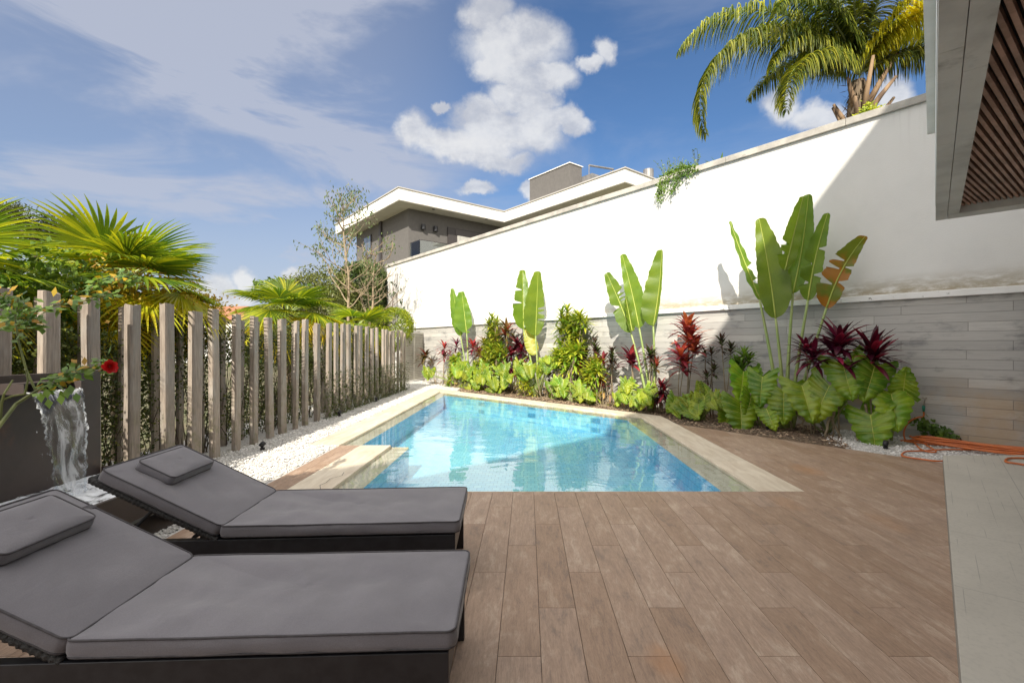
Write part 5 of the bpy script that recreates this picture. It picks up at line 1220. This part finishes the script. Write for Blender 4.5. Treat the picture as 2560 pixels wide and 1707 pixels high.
# ================================================================== loungers
def rrect(lx, ly, r_, per=7, nlong=22, nshort=10):
    pts_ = []
    cs = [(lx/2-r_, ly/2-r_, 0), (-lx/2+r_, ly/2-r_, 90), (-lx/2+r_, -ly/2+r_, 180), (lx/2-r_, -ly/2+r_, 270)]
    for i, (cx, cy, a0) in enumerate(cs):
        for k in range(per+1): a = R(a0+90*k/per); pts_.append((cx+math.cos(a)*r_, cy+math.sin(a)*r_))
        nx, ny, na = cs[(i+1) % 4]; a = R(a0+90); p0 = (cx+math.cos(a)*r_, cy+math.sin(a)*r_); p1 = (nx+math.cos(a)*r_, ny+math.sin(a)*r_); m = nlong if i in (0, 2) else nshort
        for k in range(1, m): pts_.append((p0[0]+(p1[0]-p0[0])*k/m, p0[1]+(p1[1]-p0[1])*k/m))
    return pts_
def cushion(name, lx, ly, T, xf, parent, seed, r_=.035, wr=.004, sag=0.0, dome=.008):
    per = rrect(lx, ly, r_); n = len(per); mb = MB(); rings = 22
    def wz(x, y):
        cr_w = max(0, noise.noise(Vector((x*3.2+y*7+seed, y*2-x*1.1, seed*2)))-.12)*math.exp(-abs(x+lx/2)*1.6)*2.2+.35*max(0, noise.noise(Vector((x*11-y*4, y*3+seed, 9)))-.1)
        return wr*2.4*(cr_w*1.4+noise.noise(Vector((x*5+y*3+seed, y*6-x*2, seed)))+.6*noise.noise(Vector((x*14+y*9, y*5-seed, 3))))
    def put(x, y, z): mb.v.append(tuple(xf @ Vector((x, y, z))))
    cidx = len(mb.v); put(0, 0, T+dome-sag)
    rs = []
    for k in range(1, rings+1):
        s_ = k/rings; s_ = 1-(1-s_)**1.35; st_ = len(mb.v); rs.append(st_)
        for (x, y) in per:
            X, Y = x*s_, y*s_; e = max(abs(X)/(lx/2), abs(Y)/(ly/2)); put(X, Y, T+dome*(1-e**6)-sag*(1-e*e)+wz(X, Y)*(1-e**8)*1.0)
    for k in range(n): mb.f.append((cidx, rs[0]+k, rs[0]+(k+1) % n))
    for a, b in zip(rs[:-1], rs[1:]):
        for k in range(n): l = (k+1) % n; mb.f.append((a+k, b+k, b+l, a+l))
    last = rs[-1]
    for j, (zz, o_) in enumerate(((.88, .003), (.65, .006), (.35, .006), (.1, .002), (0, -.004))):
        st_ = len(mb.v)
        for (x, y) in per:
            k = 1+(o_+wz(x*3, y*3+zz*5)*.5)/max(.2, math.hypot(x, y)); put(x*k, y*k, T*zz)
        for k in range(n): l = (k+1) % n; mb.f.append((last+k, st_+k, st_+l, last+l))
        last = st_
    mb.f.append(tuple(last+k for k in range(n))[::-1])
    o = mb.build(name, mt['fabric'], parent, smooth=True, local=True)
    pp = MB()
    for zz in (T+.001, .004): pp.tube([xf @ Vector((x*1.002, y*1.002, zz+wz(x, y)*.15)) for x, y in per], .0042, 6, closed=True)
    pp.build('piping', mt['piping'], o, smooth=True, local=True); return o
def bar(mb, x0, x1, y0, y1, z0, z1): mb.bb(x0, x1, y0, y1, z0, z1)
def make_lounger(label):
    e = thing('sun_lounger', label, 'sun lounger', (0, 0, 0), 0, 'pair of grey cushioned sun loungers')
    hw = .325; ZR = .345
    for s in (-1, 1):
        mb = MB(); y0, y1 = (hw-.04, hw) if s > 0 else (-hw, -hw+.04); bar(mb, -2.02, -.012, y0, y1, .235, ZR); mb.build('side_rail', mt['black_metal'], e, local=True, bevel=.003)
        mb = MB(); bar(mb, -.088, -.013, y0+.001, y1-.001, 0, .234); mb.build('leg', mt['black_metal'], e, local=True, bevel=.003)
        mb = MB(); bar(mb, -1.80, -1.74, y0+.002, y1-.002, .06, .234); mb.build('leg', mt['black_metal'], e, local=True, bevel=.003)
        mb = MB(); wc = Vector((-1.77, s*(hw-.055), .085)); ring = [wc+Vector((math.cos(a)*.07, 0, math.sin(a)*.07)) for a in [k*2*math.pi/28 for k in range(28)]]; mb.tube(ring, .015, 8, closed=True)
        wh = mb.build('wheel', mt['black_plastic'], e, smooth=True, local=True)
        mb = MB(); mb.tube([wc-Vector((0, .012, 0)), wc+Vector((0, .012, 0))], .022, 12)
        for k in range(5): a = k*2*math.pi/5; mb.tube([wc, wc+Vector((math.cos(a)*.06, 0, math.sin(a)*.06))], .007, 5)
        mb.build('hub', mt['black_metal'], wh, local=True)
    for (xa, xb, za, zb) in ((-.052, -.0125, .235, ZR-.002), (-2.018, -1.978, .235, ZR-.002), (-1.42, -1.38, .25, .30)):
        mb = MB(); bar(mb, xa, xb, -hw+.041, hw-.041, za, zb); mb.build('cross_rail', mt['black_metal'], e, local=True)
    mb = MB(); bar(mb, -1.30, -.06, -hw+.042, hw-.042, ZR-.03, ZR+.004)
    for s in (-1, 1): mb.tube([(-1.30, s*(hw-.02), ZR+.006), (-.02, s*(hw-.02), ZR+.006)], .007, 6)
    mb.build('woven_seat', mt['wicker'], e, local=True)
    th = R(27); hx, hz = -1.33, ZR+.005
    X = Matrix.Translation((hx, 0, hz)) @ Matrix.Rotation(th, 4, 'Y')            # local -x runs up the back
    mb = MB(); tmp = MB(); tmp.bb(-.74, .0, -hw+.035, hw-.035, -.016, .0); mb.v = [tuple(X @ Vector(v)) for v in tmp.v]; mb.f = tmp.f
    for s in (-1, 1):
        pts_ = []
        for k in range(90): pts_.append(X @ Vector((-.76*k/89, s*(hw-.018), -.012)))
        mb.tube(pts_, [.019+.0028*math.sin(k*2.2) for k in range(90)], 8)
    pts_ = [X @ Vector((-.76, -hw+.018+(2*hw-.036)*k/60, -.012)) for k in range(61)]; mb.tube(pts_, [.019+.0028*math.sin(k*2.2) for k in range(61)], 8)
    mb.build('backrest_frame', mt['wicker'], e, local=True, smooth=True)
    for s in (-1, 1):
        mb = MB(); a = X @ Vector((-.42, s*.22, -.03)); mb.tube([a, Vector((-1.93, s*.22, .29))], .012, 8); mb.build('support_arm', mt['black_metal'], e, local=True)
    mb = MB(); a = X @ Vector((-.42, 0, -.03)); mb.tube([a+Vector((0, -.24, 0)), a+Vector((0, .24, 0))], .012, 8); mb.build('cross_bar', mt['black_metal'], e, local=True)
    cushion('seat_cushion', 1.33, .655, .062, Matrix.Translation((-.655, 0, ZR+.012)), e, 1.3, wr=.006, sag=.007)
    cushion('back_cushion', .72, .655, .062, X @ Matrix.Translation((-.37, 0, .012)), e, 7.7, wr=.0035)
    cushion('headrest_pillow', .225, .40, .05, X @ Matrix.Translation((-.535, 0, .081)), e, 4.1, r_=.03, wr=.002, dome=.012)
    mb = MB(); 
    tmp = MB(); tmp.bb(-.555, -.525, -.20, .33, .077, .081); tmp.bb(-.555, -.525, .329, .333, .01, .08); mb.v = [tuple(X @ Vector(v)) for v in tmp.v]; mb.f = tmp.f; mb.build('pillow_strap', mt['piping'], e, local=True)
    return e
l1 = make_lounger('nearest sun lounger, its head end cut off by the left photo edge'); l1.location = (-.280, 1.985, 0); l1.rotation_euler.z = .043
l2 = copy_tree(l1); l2['label'] = 'farther sun lounger, fully visible beside the pool edge and waterfall'; l2.location = (-.42, 3.018, 0); l2.rotation_euler.z = .058

# ================================================================== steel water feature
wf_ = thing('water_feature', 'dark brown steel panel and trough at the left, pouring water', 'fountain', (-3.4, 3.3, 0))
mb = MB(); mb.bb(-3.74, -3.70, 1.2, 4.07, -.02, 1.215); mb.bb(-3.70, -3.62, 1.2, 4.07, 1.19, 1.215) if False else None
mb.build('panel', mt['steel'], wf_, bevel=.003)
mb = MB(); mb.bb(-3.698, -3.50, 3.27, 3.68, 1.085, 1.095); mb.bb(-3.698, -3.50, 3.262, 3.268, 1.085, 1.16); mb.bb(-3.698, -3.50, 3.682, 3.69, 1.085, 1.16); mb.bb(-3.698, -3.56, 3.27, 3.68, 1.15, 1.16); mb.build('spout', mt['steel'], wf_)
mb = MB(); mb.bb(-2.86, -2.83, 1.2, 4.10, -.02, .38); mb.bb(-3.697, -2.862, 4.07, 4.10, -.02, .38); mb.bb(-3.697, -2.862, 1.2, 4.068, -.02, .02); mb.build('trough', mt['steel'], wf_, bevel=.003)
mb = MB(); nx, ny = 40, 120
for i in range(nx+1):
    for j in range(ny+1):
        x = -3.695+.83*i/nx; y = 1.25+2.81*j/ny; d = math.hypot(x+3.31, (y-3.4)*.8); z = .325+.03*math.exp(-d*4)*noise.noise(Vector((x*16, y*16, 0)))*2+.012*noise.noise(Vector((x*7, y*7, 2))); mb.v.append((x, y, z))
for i in range(nx):
    for j in range(ny): a = i*(ny+1)+j; mb.f.append((a, a+ny+1, a+ny+2, a+1))
mb.build('trough_water', mt['basin_water'], wf_, smooth=True)
mb = MB(); ny, nz = 40, 60
for j in range(nz+1):
    t_ = j/nz
    for i in range(ny+1):
        s_ = i/ny; y0 = 3.29+.02*t_; y1 = 3.66-.15*t_; y = y0+(y1-y0)*s_; x = -3.50+.19*t_**.6; z = 1.097-.76*t_**1.3
        k = .006+.020*t_; x += k*noise.noise(Vector((y*9, z*5, 1))); y += .008*t_*noise.noise(Vector((s_*3, z*14, 6))); mb.v.append((x, y, z))
for j in range(nz):
    for i in range(ny): a = j*(ny+1)+i; mb.f.append((a, a+1, a+ny+2, a+ny+1))
for side in (0, 1):
    pts_ = [Vector(mb.v[j*(ny+1)+(ny if side else 0)])+Vector((rr.gauss(0, .004), rr.gauss(0, .006), 0)) for j in range(nz+1)]; mb.tube(pts_, [.005+.008*(j/nz)*abs(math.sin(j*1.1)) for j in range(nz+1)], 6)
for k in range(26):
    t_ = rr.random()**.4; p = Vector((-3.5+.19*t_+rr.gauss(0, .03), rr.choice((3.29+.02*t_, 3.66-.15*t_))+rr.gauss(0, .02), 1.097-.74*t_**1.3)); mb.tube([p, p+Vector((0, 0, .012))], [.0028, .002], 5)
mb.build('waterfall', mt['fall'], wf_, smooth=True)

# ================================================================== rose bush in the lower left
rs = thing('rose_bush', 'arching thorny rose canes with one red bloom before the steel panel', 'rose bush', (-2.75, 2.2, 0))
ms, ml, my = MB(), MB(), MB(); Yr = 2.45
def cane(px, w0, w1, leafs, step=.02, mat=None, lf=.05, dens=1.0, yl=False):
    pts_ = [P(u, v, y) for (u, v, y) in px]; fine = []
    for i in range(len(pts_)-1):
        for k in range(6): fine.append(pts_[i].lerp(pts_[i+1], k/6))
    fine.append(pts_[-1]); n = len(fine); ms = MB(); ms.tube(fine, [w0+(w1-w0)*i/n for i in range(n)], 6)
    for i in range(n):
        if rr.random() < .6:
            d = Vector((rr.gauss(0, 1), rr.gauss(0, 1), rr.gauss(0, 1))).normalized(); ms.tube([fine[i], fine[i]+d*.012], [.0025, .0004], 4, cap=False)
        if leafs[0] <= i/n <= leafs[1]:
            for k in range(int(5*dens)):
                p = fine[i]+Vector((rr.gauss(0, .02), rr.gauss(0, .03), rr.gauss(.005, .022))); (my if yl and rr.random() < .18 else ml).leafquad(p, Vector((rr.gauss(.5, .8), rr.gauss(0, .6), rr.gauss(-.1, .5))), Vector((rr.gauss(0, .5), -.8, 1)), rr.uniform(.6, 1.15)*lf, lf*.55)
    ms.build('stem', mt['rose_stem'], rs)
cane([(-60, 1140, 2.2), (0, 1062, 2.35), (40, 1010, 2.45), (90, 978, 2.5), (150, 950, 2.5), (205, 925, 2.5), (262, 913, 2.5)], .011, .004, (.50, .97), lf=.052, dens=1.6, yl=True)
cane([(-40, 1120, 2.3), (0, 1055, 2.4), (3, 1010, 2.4), (10, 985, 2.4), (32, 950, 2.45)], .010, .004, (2, 3))
cane([(90, 978, 2.5), (66, 925, 2.5), (48, 860, 2.5), (38, 800, 2.5), (45, 745, 2.5)], .006, .003, (.45, 1), lf=.045, dens=.6)
cane([(5, 1000, 2.4), (30, 990, 2.42), (62, 985, 2.45), (70, 950, 2.45), (66, 925, 2.45)], .006, .004, (2, 3))
cane([(-120, 850, 2.7), (0, 808, 2.8), (60, 785, 2.85), (130, 765, 2.9), (215, 752, 2.95), (280, 735, 3.0)], .009, .004, (.15, 1), lf=.06, dens=.9, yl=True)
cane([(-80, 700, 2.6), (0, 742, 2.7), (30, 760, 2.7), (60, 800, 2.7), (75, 815, 2.7)], .005, .003, (.2, 1), lf=.06, dens=1.4, yl=True)
cane([(215, 752, 2.95), (240, 700, 3.0), (300, 690, 3.2), (340, 700, 3.3)], .005, .003, (.1, 1), lf=.06, dens=1.2, yl=True)
for (u, v) in ((115, 985), (150, 1000), (175, 975), (190, 995), (120, 1010), (100, 995), (165, 985)):
    ml.leafquad(P(u, v-14, 2.45), Vector((.15, 0, -1)), Vector((0, -1, .3)), .055, .045)
ml.build('foliage', mt['rose_leaf'], rs); my.build('yellow_leaves', mt['yellow_leafy'], rs)
mb = MB(); rc = P(275, 917, 2.5)
for k in range(38):
    a = k*2.399; t_ = k/38; rad = .003+.021*t_; el = R(75)-t_*R(70); b = len(mb.v); fx = Vector((.75, -.55, .2)).normalized(); e1 = fx.orthogonal().normalized(); e2 = fx.cross(e1)
    o_ = rc+(e1*math.cos(a)+e2*math.sin(a))*rad*.5; outd = (e1*math.cos(a)+e2*math.sin(a)); tn = (e1*-math.sin(a)+e2*math.cos(a)); upd = (fx*math.sin(el)+outd*math.cos(el)); w_ = .009+.010*t_
    for i in range(4):
        for j in range(4):
            s_ = i/3; c_ = (j/3-.5)*2; ww = w_*math.sin(math.pi*(.25+.55*s_)); mb.v.append(tuple(o_+upd*s_*.019*(.7+.5*t_)+tn*c_*ww-outd*.006*c_*c_+outd*.006*s_*s_*t_))
    for i in range(3):
        for j in range(3): q = b+i*4+j; mb.f.append((q, q+1, q+5, q+4))
mb.build('flower', mt['rose_petal'], rs, smooth=True)

# ================================================================== tap, hose, garden spotlights
tpz = Wp(2311, 1000, .0); tap = thing('garden_tap', 'small brass garden tap with green connector on the board wall', 'tap', tpz)
mb = MB(); a = Wp(2312, 1003, .07)-q_*.0; w_n = -q_
mb.tube([a+q_*.05, a+w_n*.07], [.013, .011], 10); mb.tube([a+w_n*.05, a+w_n*.08+Vector((0, 0, -.01)), a+w_n*.085+Vector((0, 0, -.06))], .011, 10)
mb.tube([a+w_n*.03, a+w_n*.03+Vector((0, 0, .05))], .007, 8); mb.tube([a+w_n*.03+Vector((0, 0, .052))-d_*.03, a+w_n*.03+Vector((0, 0, .052))+d_*.03], .008, 8)
mb.build('tap_body', mt['brass'], tap, smooth=True)
mb = MB(); cb_ = a+w_n*.085+Vector((0, 0, -.06)); mb.tube([cb_, cb_+Vector((0, 0, -.03)), cb_+Vector((0, 0, -.09))], [.019, .021, .014], 12); mb.build('hose_connector', mt['green_plastic'], tap, smooth=True)
def spline(pts_, k=8):
    out = []; n = len(pts_)
    for i in range(n-1):
        p0, p1, p2, p3 = pts_[max(i-1, 0)], pts_[i], pts_[i+1], pts_[min(i+2, n-1)]
        for j in range(k):
            t_ = j/k; out.append(.5*((2*p1)+(p2-p0)*t_+(2*p0-5*p1+4*p2-p3)*t_*t_+(3*p1-p0-3*p2+p3)*t_**3))
    out.append(pts_[-1]); return out
cH = lambda x, y: (2200+x*.351, 650+y*.351)
mb = MB(); hp_ = [cb_+Vector((0, 0, -.08)), cb_+Vector((-.01, -.01, -.16))]
hp_ += [Wp(*cH(x, y), .3+.35*i/7) for i, (x, y) in enumerate(((270, 1120), (210, 1150), (172, 1215), (180, 1280), (230, 1330)))]
for p in hp_[2:]: p.z = max(p.z, .02)
hp_ += [G(*cH(x, y), .02) for (x, y) in ((300, 1352), (400, 1362))]
def loop(cx, cy, lx, ly, z, tilt=0):
    return [Vector((cx+d_.x*math.cos(a)*lx+q_.x*math.sin(a)*ly, cy+d_.y*math.cos(a)*lx+q_.y*math.sin(a)*ly, z+.012*math.sin(3*a+tilt))) for a in [math.pi+k*2*math.pi/14 for k in range(14)]]
cc = G(2500, 1128, .03); cc2 = cc+Vector((.1, -.12, 0))
for k in range(8):
    r_ = random.Random(k); hp_ += loop(cc.x+r_.uniform(-.12, .12), cc.y+r_.uniform(-.07, .07), r_.uniform(.78, .98), r_.uniform(.07, .20), .02+.011*k, k)
hose = thing('garden_hose', 'long orange garden hose coiled on the white gravel below the tap', 'hose', (cc.x, cc.y, 0))
mb.tube(spline(hp_, 7), .0105, 8); h2 = [G(*cH(x, y), .022) for (x, y) in ((600, 1395), (440, 1430), (300, 1418), (180, 1400), (155, 1385), (190, 1362), (290, 1358), (420, 1350), (560, 1348), (700, 1352))]
mb.tube(spline(h2, 7), .0105, 8); h3 = [G(*cH(x, y), .135) for (x, y) in ((1100, 1470), (1000, 1452), (900, 1436), (905, 1415), (960, 1408), (1080, 1412))]
mb.tube(spline(h3, 7), .0105, 8)
mb.build('coil', mt['hose'], hose, smooth=True)
def spot(u, v, lb):
    p = G(u, v); e = thing('garden_spotlight', lb, 'spotlight', p, 0, 'black ground spotlights'); mb = MB(); z = Vector((0, 0, 1))
    mb.tube([p+z*.0, p+z*.03], .03, 12); mb.tube([p+z*.03, p+z*.05], .010, 8); mb.build('stake', mt['black_plastic'], e)
    mb = MB(); mb.tube([p+z*.05+Vector((-.02, -.02, 0)), p+z*.075, p+z*.10+Vector((.02, .02, 0))], [.03, .034, .032], 12); mb.build('lamp_head', mt['black_plastic'], e, smooth=True)
spot(1920, 1076, 'black spotlight on the brown mulch below the big arum leaves')
spot(2214, 1122, 'black spotlight on the white gravel left of the orange hose')
spot(849, 1040, 'black spotlight on the shaded gravel at mid fence')
spot(656, 1124, 'black spotlight on the gravel nearest the farther lounger')
spot(941, 1004, 'black spotlight on the gravel closest to the far fence end')
bpy.context.view_layer.update()
